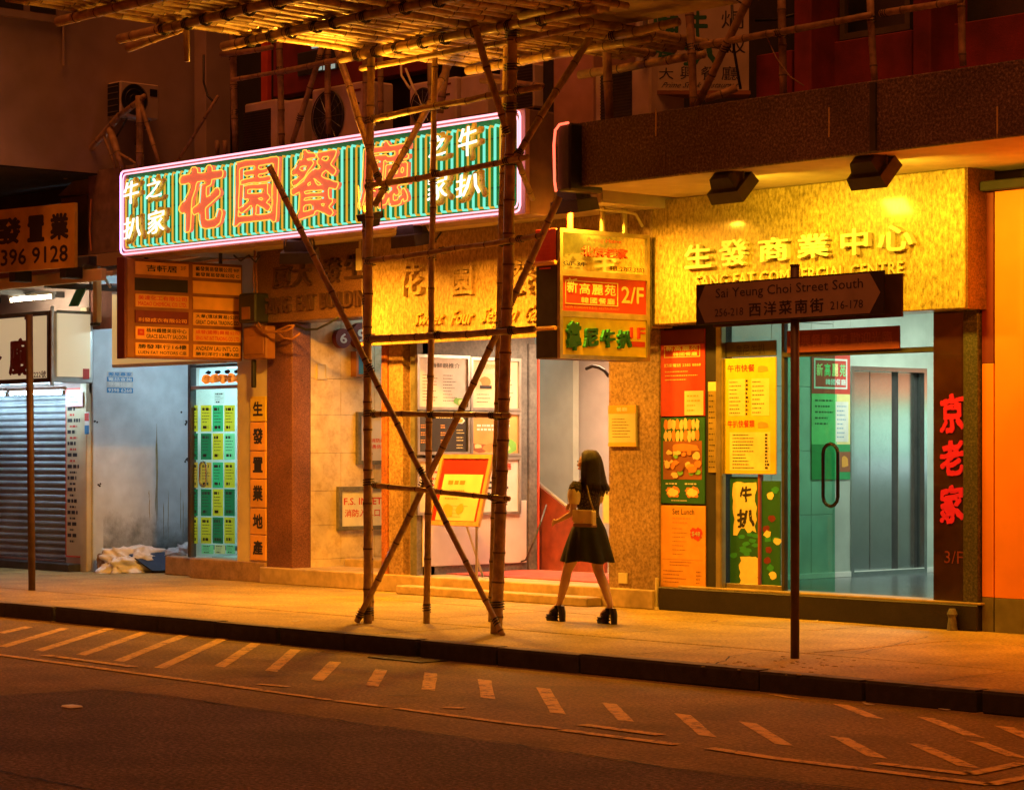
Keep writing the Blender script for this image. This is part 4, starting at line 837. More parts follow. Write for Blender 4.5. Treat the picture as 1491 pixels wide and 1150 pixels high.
# ================================================================ LEFT SHOPS
g = thing('shuttered_shop', (-30, 17.9, 0), 'closed shop with a grey roller shutter under a fluorescent light', 'shop')
YS = 17.9
sx0, sx1 = P(-160, 700, Y=YS).x, P(97, 700, Y=YS).x
zs0 = P(50, 812, Y=YS).z; zs1 = P(50, 575, Y=YS).z; N_s = 25; pr = None
for i in range(N_s):
    z = zs0+(zs1-zs0)*i/N_s; h = (zs1-zs0)/N_s
    if pr is None:
        m_ = MB(); prof = [(.0, 0), (.016, .18), (.024, .4), (.02, .62), (.004, .82), (.0, 1)]
        for (d0, a), (d1, b) in zip(prof, prof[1:]): m_.add([(sx0, YS-d0, a*h), (sx1, YS-d0, a*h), (sx1, YS-d1, b*h), (sx0, YS-d1, b*h)], [(0, 1, 2, 3)], mat('shutter_grey', (.3, .33, .35), .45, .2, 6, .05, metal=.3) if d0 == 0 and a == 0 else m_.mats[0])
        ORG[g.name] = Vector(); pr = m_.build('shutter_slat', g); base = pr.location.copy()
        g_loc = Vector((-30, 17.9, 0)); ORG[g.name] = g_loc
        pr.location = Vector((0, 0, z))-g_loc
    else:
        o = pr.copy(); COL.objects.link(o); o.parent = g; o.location = Vector((0, 0, z))-g_loc
B('bottom_rail', g, sx0, sx1, YS-.04, YS-.0, zs0-.03, zs0, K['metal'], .004)
B('door_step', g, sx0, P(122, 800, Y=YS).x, YS-.25, YS+.1, 0, zs0-.035, K['dmetal'], .01)
B('shop_head', g, sx0, P(131, 700, Y=YS).x, YS-.02, YS+.1, zs1, 4.3, K['plaster'], 0)
xv0, xv1, xv2 = P(98, 700, Y=YS).x, P(121, 700, Y=YS).x, P(131, 700, Y=YS).x
B('door_post', g, xv1+.01, xv2, YS-.06, YS+.1, 0, 3.6, K['cream'], .01)
B('jamb', g, xv0, xv1, YS-.02, YS+.1, .0, zs1, K['white'], 0)
def dList(m_, fr, q, W_, H_):
    frame(m_, fr, q, .02, K['red'], .001, .003)
    for i in range(13): lines(m_, fr, sub(q, W_, H_, .12, .93-.068*i, .88, .96-.068*i), 1, K['ink'], .004, .7, i); lines(m_, fr, sub(q, W_, H_, .25, .9-.068*i, .7, .92-.068*i), 1, K['red'] if i < 6 else K['ink'], .004, .6, i+20)
plate_y('price_list_board', 97, 565, 122, 811, YS-.02, K['cream'], 'tall narrow cream price list with red border beside the shutter', 'price list', dList, .02)
plate_y('small_notice', 96, 571, 121, 592, YS-.07, K['wht'], 'little pink bordered notice at the right end of the fluorescent light', 'notice', lambda m_, fr, q, W_, H_: (frame(m_, fr, q, .018, mat('pink_print', (.8, .4, .4), .6), .001, .002), lines(m_, fr, sub(q, W_, H_, .25, .25, .75, .75), 3, K['ink'], .003, .3, 1)), .01)
plate_y('sticker', 123, 600, 130, 632, YS-.061, K['wht'], 'red white and blue sticker on the cream door post', 'sticker', lambda m_, fr, q, W_, H_: (rect(m_, fr, sub(q, W_, H_, 0, .6, .9, .95), K['red'], .001), rect(m_, fr, sub(q, W_, H_, 0, 0, .9, .4), K['blue'], .001)), .003)
# shop sign box, cream panels set to glow dimly
YL = 17.15; bx0, bx1 = P(-220, 500, Y=YL).x, P(74, 500, Y=YL).x; zb0, zb1 = P(40, 558, Y=YL).z, P(40, 455, Y=YL).z
g = thing('shop_sign_box', (bx1, YL, zb0), 'large cream shop sign box with dark red restaurant characters above the shutter', 'shop sign')
B('case', g, bx0, bx1-.01, YL+.01, YL+.66, zb0, zb1, K['metal'], .01)
m_ = MB(); frame(m_, FY(YL), (bx0, zb0, bx1, zb1), .06, K['dmetal'], -.01, .03); m_.build('front_frame', g)
m_ = MB(); slab(m_, FY(YL), (bx0+.06, zb0+.06, bx1-.06, zb1-.06), K['litcream'], -.008, .015); m_.build('front_panel', g)
m_ = MB(); 
for ch, u0, u1 in (('餐', -52, 4), ('廳', 15, 48)): q = RY(u0, 492, u1, 547, YL); T(m_, ch, FY(YL), q, K['dred'], .017, .03, .022, .02); m_.build('character', g); m_ = MB()
T(m_, '222號', FY(YL), RY(50, 540, 68, 550, YL), K['dred'], .017, off=.02); m_.build('characters', g)
xs = bx1; ys0, ys1 = P(82, 500, X=xs).y, P(130, 500, X=xs).y
m_ = MB(); slab(m_, FX(xs), (ys0, zb0+.08, ys1, zb1-.03), K['litcream'], .0, .02); m_.build('side_panel', g)
m_ = MB(); slab(m_, FX(xs), (ys0, zb1-.03, ys1, zb1+.01), K['olive'], .0, .024); m_.build('side_rail', g)
m_ = MB(); slab(m_, FX(xs), (P(119, 540, X=xs).y, P(124, 552, X=xs).z, P(128, 540, X=xs).y, P(124, 537, X=xs).z), K['red'], .022, .026); m_.build('red_sticker', g)
B('front_post', g, bx1+.003, bx1+.03, YL-.02, YL+.03, zb0-.05, zb1+.06, K['metal'], .006)
# fluorescent battens
def batten(p0, p1, label, tm='fluo'):
    k = thing('fluorescent_light', (p0+p1)/2, label, 'light'); m_ = MB(); m_.tube([p0, p1], .02, K[tm], 8); m_.build('tube', k)
    m_ = MB(); d = (p1-p0).normalized(); u_ = Vector((0, 0, .045)); m_.box(min(p0.x, p1.x)-.03, max(p0.x, p1.x)+.03, p0.y-.03, p0.y+.03, p0.z+.03, p0.z+.07, K['white'], .004); m_.build('batten', k)
    for q in (p0, p1): m_ = MB(); m_.box(q.x-.02, q.x+.02, q.y-.02, q.y+.02, q.z-.03, q.z+.03, K['white'], .003); m_.build('end_cap', k)
a = P(10, 573, Y=17.5); a.x -= .0
batten(P(-75, 575, Y=17.5), P(9, 574, Y=17.5)+Vector((0, 0, 0)), 'fluorescent batten at the edge of the view under the cream sign box'); batten(P(14, 573, Y=17.5), P(92, 571.5, Y=17.5), 'lit fluorescent batten under the cream sign box next to the pink bordered notice')
# awning over left shops
g = thing('metal_awning', (-28.5, 17.2, 3.95), 'pale ribbed metal awning lit from below at the left shops', 'awning')
zA = 3.98; xA0, xA1 = -34, -25.8
sl = mat('awning_metal', (.6, .58, .48), .5, .2, 6, .1)
for i in range(34):
    xx = xA0+i*.245
    m_ = MB(); m_.quadbox([(xx, 16.6, zA-.12), (xx+.225, 16.6, zA-.12), (xx+.225, 18.2, zA+.18), (xx, 18.2, zA+.18)], (0, 0, .02), sl); m_.box(xx+.225, xx+.245, 16.62, 16.66, zA-.1, zA-.08, sl)
    m_.quadbox([(xx+.2, 16.6, zA-.15), (xx+.225, 16.6, zA-.15), (xx+.225, 18.2, zA+.15), (xx+.2, 18.2, zA+.15)], (0, 0, .03), sl); m_.build('awning_panel', g)
B('edge_beam', g, xA0, xA1, 16.52, 16.6, zA-.2, zA-.05, K['cream'], .01)
B('brick_band', g, xA0, xA1-1.9, 17.9, 18.0, 3.3, 3.9, mat('brick_red_band', (.3, .1, .06), .8), 0)
for xx in (-30.6, -28.9, -27.3): B('rafter', g, xx, xx+.05, 16.6, 18.1, zA-.22, zA-.14, K['dmetal'], .005)
g = thing('awning_backboard', (-28, 16.9, 4.3), 'brown sheet metal hoarding above the awning between yellow sign and neon sign', 'hoarding')
r = RY(128, 246, 182, 368, 16.85); B('sheet', g, r[0], r[2]+.2, 16.85, 16.9, r[1], r[3], mat('rusty_sheet', (.3, .2, .15), .7, .4, 6, .3), .005)
r = RY(106, 285, 127, 372, 16.95); B('sheet', g, r[0]-.3, r[2], 16.95, 17.0, r[1], r[3], mat('dark_sheet', (.12, .08, .06), .7), .005)
m_ = MB(); m_.tube([P(132, 290, Y=16.8), P(130, 335, Y=16.8), P(132, 365, Y=16.8)], .012, K['food1'], 5); m_.build('cable', g)
r = RY(-20, 262, 128, 300, 17.4); B('back_sheet', g, r[0]-2, r[2], 17.4, 17.45, r[1], r[3]+.1, K['dark'], 0)
m_ = MB(); q0, q1, q2, q3 = P(84, 285, Y=17), P(130, 283, Y=17), P(131, 246, Y=17), P(112, 258, Y=17); m_.quadbox([q0, q1, q2, q3], (0, .03, 0), mat('olive_canvas', (.2, .18, .05), .8)); m_.build('canvas_flap', g)
# white bracket
g = thing('sign_bracket', P(140, 470, Y=17.2), 'cream painted steel bracket dropping from the awning to the alcove', 'bracket')
m_ = MB(); a = P(140, 387, Y=17.2); m_.box(a.x-.05, a.x+.05, 17.17, 17.25, P(140, 470, Y=17.2).z, a.z, K['cream'], .01); m_.build('upright', g)
m_ = MB(); m_.tube([P(140, 392, Y=17.2), P(124, 388, Y=17.2), P(118, 396, Y=17.2)], .035, K['cream']); m_.build('arm', g); m_ = MB(); m_.tube([P(144, 392, Y=17.2), P(160, 418, Y=17.2)], .018, K['white']); m_.build('strut', g)
p = P(142, 470, Y=17.18); B('foot', g, p.x-.07, p.x+.04, 17.1, 17.2, p.z-.04, p.z, K['black'], .01)
m_ = MB(); m_.quadbox([P(99, 446, Y=17.1), P(112, 446, Y=17.1), P(124, 420, Y=17.1), P(110, 422, Y=17.1)], (0, .02, 0), mat('green_cloth', (.03, .3, .22), .8)); o = m_.build('green_rag'); tag(o, 'green rag tied above the cream side panel of the sign box', 'rag')
# stained wall of the alcove
XB = -28.2
g = thing('alcove_side_wall', (XB, 19, 0), 'bluish white stained wall at the side of the alcove with dirt and rust runs', 'wall')
B('plaster', g, XB-.15, XB, 17.92, 23, 0, 4.1, K['blue_wall'], .01)
m_ = MB(); rr = random.Random(8); fx = FX(XB)
K['rust'] = mat('rust_run', (.33, .27, .12), .9, .3, 8, .2)
def runs(u0, u1, v0, v1, m, n, wd, seed):
    r2 = random.Random(seed)
    for i in range(n):
        u = r2.uniform(u0, u1); va = r2.uniform(v0, v0+(v1-v0)*.5); vb = r2.uniform(va+10, v1); k = 6; L = []; R = []
        for j in range(k+1):
            c = P(u+r2.uniform(-.4, .4), va+(vb-va)*j/k, X=XB); w_ = wd*r2.uniform(.4, 1.1)*(1 if 0 < j < k else .2)
            L.append(fx.p(c.y-w_, c.z, .0012+.0001*i)); R.append(fx.p(c.y+w_, c.z, .0012+.0001*i))
        m_.add(L+R, [(j, j+k+1, j+k+2, j+1) for j in range(k)], m)
runs(224, 229, 600, 780, K['rust'], 4, .008, 2); runs(212, 270, 680, 790, K['rust'], 7, .006, 3)
for i in range(16):
    u, v = rr.choice([(262, 600), (270, 616), (269, 664), (271, 670), (217, 737), (240, 740), (140, 615), (143, 705), (231, 755), (262, 627)]); c = P(u+rr.uniform(-3, 3), v+rr.uniform(-3, 3), X=XB); blob(m_, fx, (c.y, c.z), .018, .016, K['dark'], .003+.0001*i, i, 7)
m_.build('rust_runs', g)
ms = bpy.data.materials.new('mould_fade'); ms.use_nodes = True; t = ms.node_tree; b = t.nodes['Principled BSDF']; b.inputs['Base Color'].default_value = (.06, .06, .045, 1); b.inputs['Roughness'].default_value = .9
ge = t.nodes.new('ShaderNodeNewGeometry'); nn = t.nodes.new('ShaderNodeTexNoise'); nn.inputs['Scale'].default_value = 2.6; nn.inputs['Detail'].default_value = 9; nn.inputs['Roughness'].default_value = .7; mp = t.nodes.new('ShaderNodeMapping'); mp.inputs['Scale'].default_value = (1, 1.2, 1.0)
t.links.new(ge.outputs['Position'], mp.inputs[0]); t.links.new(mp.outputs[0], nn.inputs['Vector']); sp = t.nodes.new('ShaderNodeSeparateXYZ'); t.links.new(ge.outputs['Position'], sp.inputs[0])
mr = t.nodes.new('ShaderNodeMapRange'); mr.inputs[1].default_value = .2; mr.inputs[2].default_value = 1.05; mr.inputs[3].default_value = .26; mr.inputs[4].default_value = -.3; t.links.new(sp.outputs[2], mr.inputs[0])
ad = t.nodes.new('ShaderNodeMath'); t.links.new(nn.outputs[0], ad.inputs[0]); t.links.new(mr.outputs[0], ad.inputs[1]); m2 = t.nodes.new('ShaderNodeMapRange'); m2.inputs[1].default_value = .4; m2.inputs[2].default_value = .85; m2.inputs[4].default_value = .75; t.links.new(ad.outputs[0], m2.inputs[0]); t.links.new(m2.outputs[0], b.inputs['Alpha'])
ya, yb = P(150, 700, X=XB).y, 20; m_ = MB(); m_.add([(XB+.0008, ya, .02), (XB+.0008, yb, .02), (XB+.0008, yb, 1.2), (XB+.0008, ya, 1.2)], [(0, 1, 2, 3)], ms); m_.build('mould_stain', g)
def dStk(m_, fr, q, W_, H_):
    T(m_, '搬屋專家', fr, sub(q, W_, H_, .05, .78, .95, .97), K['blue'], .001, off=.03); T(m_, '平價快捷', fr, sub(q, W_, H_, .05, .3, .95, .5), K['wht'], .002, off=.03)
    rect(m_, fr, sub(q, W_, H_, 0, .53, 1, .74), K['blue'], .0008); T(m_, '電話查詢', fr, sub(q, W_, H_, .05, .55, .95, .72), K['wht'], .002, off=.03); rect(m_, fr, sub(q, W_, H_, 0, 0, 1, .24), K['blue'], .0008); T(m_, '9398 6268', fr, sub(q, W_, H_, .05, .04, .95, .2), K['wht'], .002, off=.03)
r = RX(155, 541, 193, 572, XB+.002); m_ = MB(); slab(m_, fx, r, K['white'], .002, .004); dStk(m_, FX(XB+.005), r, r[2]-r[0], r[3]-r[1]); o = m_.build('phone_sticker'); tag(o, 'blue and white phone number sticker on the stained alcove wall', 'sticker')
B('back_wall', g, XB, -26, 22.9, 23, 0, 4, K['dark'], 0)
# rubbish
def lumps(name, c, rx, ry, rz, m, label, seed, cat='rubbish', amp=.35):
    bm = bmesh.new(); bmesh.ops.create_icosphere(bm, subdivisions=5, radius=1)
    for v in bm.verts:
        n_ = noise.noise(v.co*1.7+Vector((seed, 0, 0)))*amp+noise.noise(v.co*5+Vector((0, seed, 0)))*amp*.45-abs(noise.noise(v.co*4+Vector((0, 0, seed))))*amp*.4-abs(noise.noise(v.co*8+Vector((seed, 0, seed))))*amp*.22
        q = v.co*(1+n_); v.co = Vector((c[0]+q.x*rx, c[1]+q.y*ry, max(.004, c[2]+q.z*rz)))
    mb = MB(); bm.verts.index_update(); mb.add([v.co.copy() for v in bm.verts], [[v.index for v in f.verts] for f in bm.faces], m); bm.free(); return tag(mb.build(name, smooth=True), label, cat)
a = P(185, 828, Z=0); b = P(262, 826, Z=0)
lumps('plastic_sheet_heap', (-27.78, 18.3, .09), .26, .5, .24, K['foil'], 'crumpled white plastic sheeting thrown down in the alcove', 3, amp=.5)
lumps('plastic_bag', (-27.55, 19.05, .18), .28, .34, .2, K['foil'], 'knotted translucent plastic bag between the white sheeting and the shop step', 9, amp=.45)
lumps('cardboard_scrap', (-27.98, 17.98, .12), .1, .12, .18, K['card'], 'torn brown cardboard scrap against the left end of the white sheeting', 5)
m_ = MB(); m_.quadbox([(-27.4, 18.35, .02), (-27.38, 18.85, .02), (-27.62, 18.95, .26), (-27.66, 18.15, .24)], (.01, 0, .015), mat('navy_board', (.01, .02, .08), .5)); o = m_.build('navy_board'); tag(o, 'dark navy board lying tilted on the white sheeting', 'board')
# ---- estate agency shopfront
YE_ = 18.3
xe0, xe1, xe2 = P(281, 700, Y=YE_).x, P(362, 700, Y=YE_).x, P(388, 700, Y=YC+.0).x
g = thing('estate_agency', (xe0, YE_, 0), 'bright little estate agency shopfront with a notice covered glass door', 'shop')
ya_ = YC+.0
st = mat('tiled_step', (.42, .27, .16), .6, .2, 30, .1)
B('step', g, P(275, 840, Y=ya_-.02).x, xe2-.01, ya_-.02, YE_+.3, 0, P(320, 815, Y=ya_).z, st, .008); zst = P(320, 815, Y=ya_).z
B('step_return', g, P(247, 835, Y=ya_+.3).x, P(275, 840, Y=ya_-.02).x-.004, ya_+.22, YE_+.3, 0, zst-.01, st, .008)
B('door_frame', g, xe0-.06, xe0, YE_-.05, YE_+.05, zst, 3.0, K['dmetal'], .006); B('door_frame', g, xe0, xe1, YE_-.04, YE_+.04, P(320, 534, Y=YE_).z, P(320, 530, Y=YE_).z, K['dmetal'], .004)
zt1, zt2 = P(320, 566, Y=YE_).z, P(320, 562, Y=YE_).z
B('transom', g, xe0, xe1, YE_-.04, YE_+.04, zt1, zt2+.01, K['metal'], .004)
B('ceiling_head', g, xe0-.06, xe2, YE_-.04, 21, P(320, 529, Y=YE_).z, 4.1, K['white'], 0)
m_ = MB(); m_.box(xe0, xe1, YE_, YE_+.01, zst+.02, zt1, K['glass']); dg = m_.build('glass_door', g)
xh = P(290, 690, Y=YE_-.06).x; m_ = MB(); m_.tube(arc(xh-.01, xh+.14, P(290, 672, Y=YE_).z, P(290, 708, Y=YE_).z, YE_-.05), .014, K['steel'], 6, cap=False); m_.build('handle', dg, smooth=True)
B('back_wall', g, xe0-.06, xe2, 20.6, 20.7, 0, 3.3, mat('agency_back', (.55, .75, .75), .7, .05), 0); B('side_wall', g, xe0-.14, xe0-.062, YE_+.06, 20.7, 0, 4.1, K['white'], 0); B('right_wall', g, xe2-.02, xe2+.05, YE_+.3, 20.7, 0, 3.3, K['white'], 0)
B('floor', g, xe0, xe2, YE_+.3, 20.7, zst-.05, zst, K['tile'], 0); 
zc_ = P(320, 531, Y=YE_).z-.05; B('ceiling_light', g, xe0+.2, xe1, 18.7, 20.2, zc_, zc_+.03, glow('agency_ceiling_light', (.6, .93, 1), 9), 0)
B('display_rail', g, xe0+.05, xe1, YE_+.2, YE_+.26, zst+.1, zst+.16, K['blue'], .01)
# light box above the door
r = RY(291, 536, 360, 561, YE_+.05); B('header_light_box', g, r[0], r[2], YE_+.04, YE_+.1, r[1], r[3], K['box_l'], .005)
m_ = MB(); fr = FY(YE_+.04); W_, H_ = r[2]-r[0], r[3]-r[1]
for i in range(5): blob(m_, fr, (r[0]+W_*(.14+.18*i), r[1]+H_*.4), W_*.1, H_*.32, glow('lit_orange_print', (1, .3, .03), 1.0, (.8, .3, .05)) if i == 0 else m_.mats[0], .002+.0005*i, i)
for i in range(4): blob(m_, fr, (r[0]+W_*(.2+.2*i), r[1]+H_*.78), W_*.07, H_*.12, K['ink'], .005+.0005*i, i+9)
T(m_, '生發置業', fr, sub(r, W_, H_, .1, .18, .92, .6), K['yel'], .009, off=.03); m_.build('header_print', g)
# notices stuck behind the glass
Y_n = YE_+.02; rows = [(590, 628), (631, 669), (673, 710), (712, 751), (753, 791)]
tb = [('yel', 'grn', 'yel'), ('dgrn', 'yel', 'lgrn'), ('ora', 'grn', 'yel'), ('dgrn', 'yel', 'dgrn'), ('yel', 'dgrn', 'yel')]
def paper(m):
    k = 'paper_'+m
    if k not in K:
        c = {'yel': (.85, .62, .04), 'grn': (.05, .5, .2), 'dgrn': (.015, .22, .09), 'lgrn': (.3, .8, .4), 'ora': (.85, .4, .05), 'yel2': (.85, .8, .4), 'wht': (.8, .82, .8)}[m]
        q = bpy.data.materials.new(k); q.use_nodes = True; t = q.node_tree; b = t.nodes['Principled BSDF']; b.inputs['Base Color'].default_value = (*c, 1); b.inputs['Roughness'].default_value = .7
        tl = t.nodes.new('ShaderNodeBsdfTranslucent'); tl.inputs[0].default_value = (*c, 1); mx = t.nodes.new('ShaderNodeMixShader'); mx.inputs[0].default_value = .6
        t.links.new(b.outputs[0], mx.inputs[1]); t.links.new(tl.outputs[0], mx.inputs[2]); t.links.new(mx.outputs[0], t.nodes['Material Output'].inputs[0]); K[k] = q
    return K[k]
def notice(u0, v0, u1, v1, m):
    q = RY(u0, v0, u1, v1, Y_n); m_ = MB(); rect(m_, FY(Y_n-.003), (q[0]+.004, q[1], q[2]-.004, q[3]), paper(m), 0); W_, H_ = q[2]-q[0], q[3]-q[1]; fr = FY(Y_n-.003); sd = int(u0*7+v0)
    lines(m_, fr, sub(q, W_, H_, .15, .78, .9, .92), 1, K['ink'], .001, .75, sd); lines(m_, fr, sub(q, W_, H_, .15, .3, .9, .76), 4, K['ink'], .001, .28, sd+1); lines(m_, fr, sub(q, W_, H_, .2, .08, .8, .24), 1, K['ink'], .001, .7, sd+2)
    m_.build('notice', g)
for (v0, v1), cs in zip(rows, tb):
    notice(282, v0, 288, v1, cs[0])
    for (u0, u1), c in zip(((292, 308), (309, 325), (326, 342)), cs): notice(u0, v0, u1, v1, c)
for (v0, v1), c in zip(((570, 608), (611, 648), (651, 688), (690, 729), (731, 768), (773, 812)), ('grn', 'yel', 'dgrn', 'yel', 'dgrn', 'yel')): notice(347, v0-.0, 361.5, v1, c)
for u0, u1, c in ((293, 311, 'lgrn'), (312, 328, 'yel2'), (329, 342, 'lgrn')): notice(u0, 793, u1, 806, c)
notice(311, 571, 327, 588, 'wht')
# vertical yellow plate column
YP = YC-.0
zpt = P(375, 575, Y=YP).z; zpb = P(375, 845, Y=YP).z
B('pier', g, xe1+.02, xe2-.012, YP+.02, YP+.3, 0, 3.25, K['cream'], .005)
vs_ = [577, 615, 657, 698, 740, 779, 817]
for i, ch in enumerate('生發置業地產'):
    q = RY(364, vs_[i], 388, vs_[i+1], YP); m_ = MB(); m_.box(q[0]+.0, xe2-.015, YP-.005, YP+.015, q[1]+.012, q[3], K['yel'] if i == 0 else K['plate'], .006); pl = m_.build('name_plate', g)
    m_ = MB(); W_, H_ = q[2]-q[0], q[3]-q[1]; T(m_, ch, FY(YP-.005), sub(q, W_, H_, .18, .25, .78, .8), K['ink'], .002, off=.04); m_.build('character', pl)
# ================================================================ SIGNS
# blank cream light box behind directory
YB2 = 17.72; r = RY(160, 418, 345, 531, YB2); r = (r[0], r[1], -25.03, r[3]); g = thing('blank_light_box', (r[0], YB2, r[1]), 'blank cream light box hanging behind the brown directory board', 'light box')
B('case', g, r[0], r[2], YB2+.02, YB2+.18, r[1], r[3], K['pale'], .012); m_ = MB(); slab(m_, FY(YB2+.02), (r[0]+.03, r[1]+.04, r[2]-.03, r[3]-.03), glow('blank_panel_glow', (1, .62, .2), .35, (.8, .62, .25)), .001, .012); m_.build('face', g)
# directory board perpendicular to the street
XD = -24.85
r = RX(186, 376, 353, 520, XD); zt_ = P(195, 376, X=XD).z; zb_ = P(195, 521, X=XD).z; r = (r[0], zb_, r[2], zt_)
g = thing('directory_board', (XD, (r[0]+r[2])/2, r[1]), 'brown tenant directory board with two columns of orange name plates', 'directory sign')
fd = FX(XD); B('case', g, XD-.16, XD, r[0]-.02, r[2], r[1], r[3], K['bord'], .012)
B('front_edge', g, XD-.16, XD+.01, r[0]-.06, r[0]-.022, r[1]-.01, r[3]+.01, mat('dark_red_edge', (.16, .04, .03), .5), .006)
W_, H_ = r[2]-r[0], r[3]-r[1]
cells = [('吉軒居|3/F', 'i', '藝發貿易發展公司 9/F|藝發貿易發展公司 C', 'i'), ('#', 'd', '', ''), ('美達化工有限公司|MAOAO CHEMICAL CO. LTD.', 'r', '', ''), ('|利發成衣有限公司', 'dr', '大華(環球貿易)公司|GREAT CHINA TRADING CO.', 'i'),
 ('格林纖體美容中心|GRACE BEAUTY SALOON', 'ib', '成發(國際)貿易公司|SENG FAT INT TRADING CO. LTD', 'r'), ('勝發車行16樓|LUEN FAT MOTORS C座', 'i', "ANDREW LAU INT'L CO.|勝利洋行13樓A座", 'i')]
for i, (a_, ca, b_, cb) in enumerate(cells):
    y1 = 1-.03-i*.163; y0 = y1-.128
    for (x0_, x1_, s_, c_) in ((.055, .51, a_, ca), (.55, .975, b_, cb)):
        q = sub(r, W_, H_, x0_, y0, x1_, y1); face = K['plate']
        if 'd' in c_: face = K['dred'] if 'r' in c_ else K['dark']
        m_ = MB(); slab(m_, fd, q, face, -.02 if c_ == 'd' else .002, .002 if c_ == 'd' else .02); pl = m_.build('name_plate', g)
        if s_.strip('#|'):
            w_, h_ = q[2]-q[0], q[3]-q[1]; pp = s_.split('|'); ink = K['ora'] if c_ == 'dr' else (K['red'] if 'r' in c_ else K['ink']); m_ = MB(); x_ = .2 if 'b' in c_ else .05
            if 'b' in c_: slab(m_, fd, sub(q, w_, h_, .04, .3, .16, .8), K['red'], .02, .024); T(m_, '格', fd, sub(q, w_, h_, .07, .45, .13, .65), K['ora'], .026)
            if i == 0 and x0_ < .1: T(m_, pp[0], fd, sub(q, w_, h_, .2, .25, .78, .78), ink, .022, off=.02, brush=.02); T(m_, '3/F', fd, sub(q, w_, h_, .85, .5, .95, .8), ink, .022)
            else:
                if pp[0]: T(m_, pp[0], fd, sub(q, w_, h_, x_, .54, .96, .9), ink, .022, off=.03)
                if len(pp) > 1 and pp[1]: T(m_, pp[1], fd, sub(q, w_, h_, x_, .1, .96, .42), ink, .022, off=.03)
            m_.build('lettering', pl)
B('hanger', g, XD-.1, XD-.06, r[2]-.3, r[2]-.27, r[3], 4.2, K['dmetal'], 0); B('hanger', g, XD-.1, XD-.06, r[0]+.3, r[0]+.33, r[3], 4.2, K['dmetal'], 0)
# meter boxes
g = thing('meter_box', P(360, 470, Y=17.75), 'black meter box on the wall at the right end of the directory board', 'meter box')
r = RY(346, 427, 371, 470, 17.7); B('case', g, r[0], r[2], 17.7, 17.95, r[1], r[3], K['black'], .02); r2 = RY(352, 447, 364, 465, 17.7); B('window', g, r2[0], r2[2], 17.69, 17.7, r2[1], r2[3], K['bord'], .002)
g = thing('junction_box', P(370, 520, Y=17.9), 'orange brown junction box on the wall under the black meter box', 'junction box')
r = RY(353, 475, 387, 523, 17.85); B('case', g, r[0], r[2], 17.85, 18.0, r[1], r[3], K['bord'], .015); B('lid', g, r[0]+.04, r[2]-.04, 17.835, 17.848, r[1]+.06, r[3]-.12, K['bord'], .006); B('conduit', g, r[0]+.1, r[0]+.16, 17.9, 17.95, r[1]-.35, r[1], K['black'], .01)
for pts, lb in (([(371, 365), (369, 400), (370, 440), (371, 470), (378, 481), (395, 484), (416, 482), (427, 476)], 'orange cable looping down beside the brown office name band'), ([(372, 380), (374, 430), (375, 468), (384, 485), (400, 483), (420, 474), (428, 474)], 'thinner brown cable beside the orange cable on the office name band'), ([(403, 483), (412, 492), (425, 494), (436, 486)], 'short cable loop hanging over the dark granite column'), ([(430, 474), (445, 480), (462, 479), (480, 470), (492, 462)], 'thin dark cable sagging under the brown office name band')):
    m_ = MB(); m_.tube([P(u, v, Y=YW-.02) for u, v in pts], .014, K['bord'] if 'dark' not in lb or 'granite' in lb else K['black'], 5); tag(m_.build('cable', smooth=True), lb, 'cable')
# yellow agency sign, turned slightly to the road
a0, a1 = P(108, 295, Y=16.25), P(108, 389, Y=16.25); yd_ = Vector((math.cos(math.radians(8)), math.sin(math.radians(-8)), 0)).normalized()
yd_ = Vector((math.cos(math.radians(8)), math.sin(math.radians(8)), 0)); nr = Vector((yd_.y, -yd_.x, 0)); hS = a0.z-a1.z; wS = 3.2; fo = FR(a1-yd_*wS, yd_, (0, 0, 1), nr)
g = thing('yellow_agency_sign', a1, 'long yellow agency sign board with black characters and a telephone number', 'sign board')
m_ = MB(); slab(m_, fo, (0, 0, wS, hS), mat('sign_yellow', (.7, .42, .05), .5, .15), 0, -.05); m_.build('board', g)
m_ = MB(); pxm = wS/100.
def us(u): return wS-(108-u)/108.0*(1.36)
for ch, u0, u1 in (('生', -88, -52), ('發', -14, 25), ('置', 35, 62), ('業', 71, 99)): T(m_, ch, fo, (us(u0), hS*.44, us(u1), hS*.86), K['ink'], .002, off=.045); m_.build('character', g); m_ = MB()
T(m_, '2396 9128', fo, (us(-22), hS*.1, us(98), hS*.36), K['ink'], .002, off=.02); islands(m_, 'digit', g)
for f0 in (.2, 1.9, 2.9):
    p = fo.p(f0, 0, -.06); B('bracket', g, p.x-.08, p.x+.08, p.y, p.y+.25, p.z-.12, p.z+.03, K['black'], .01)
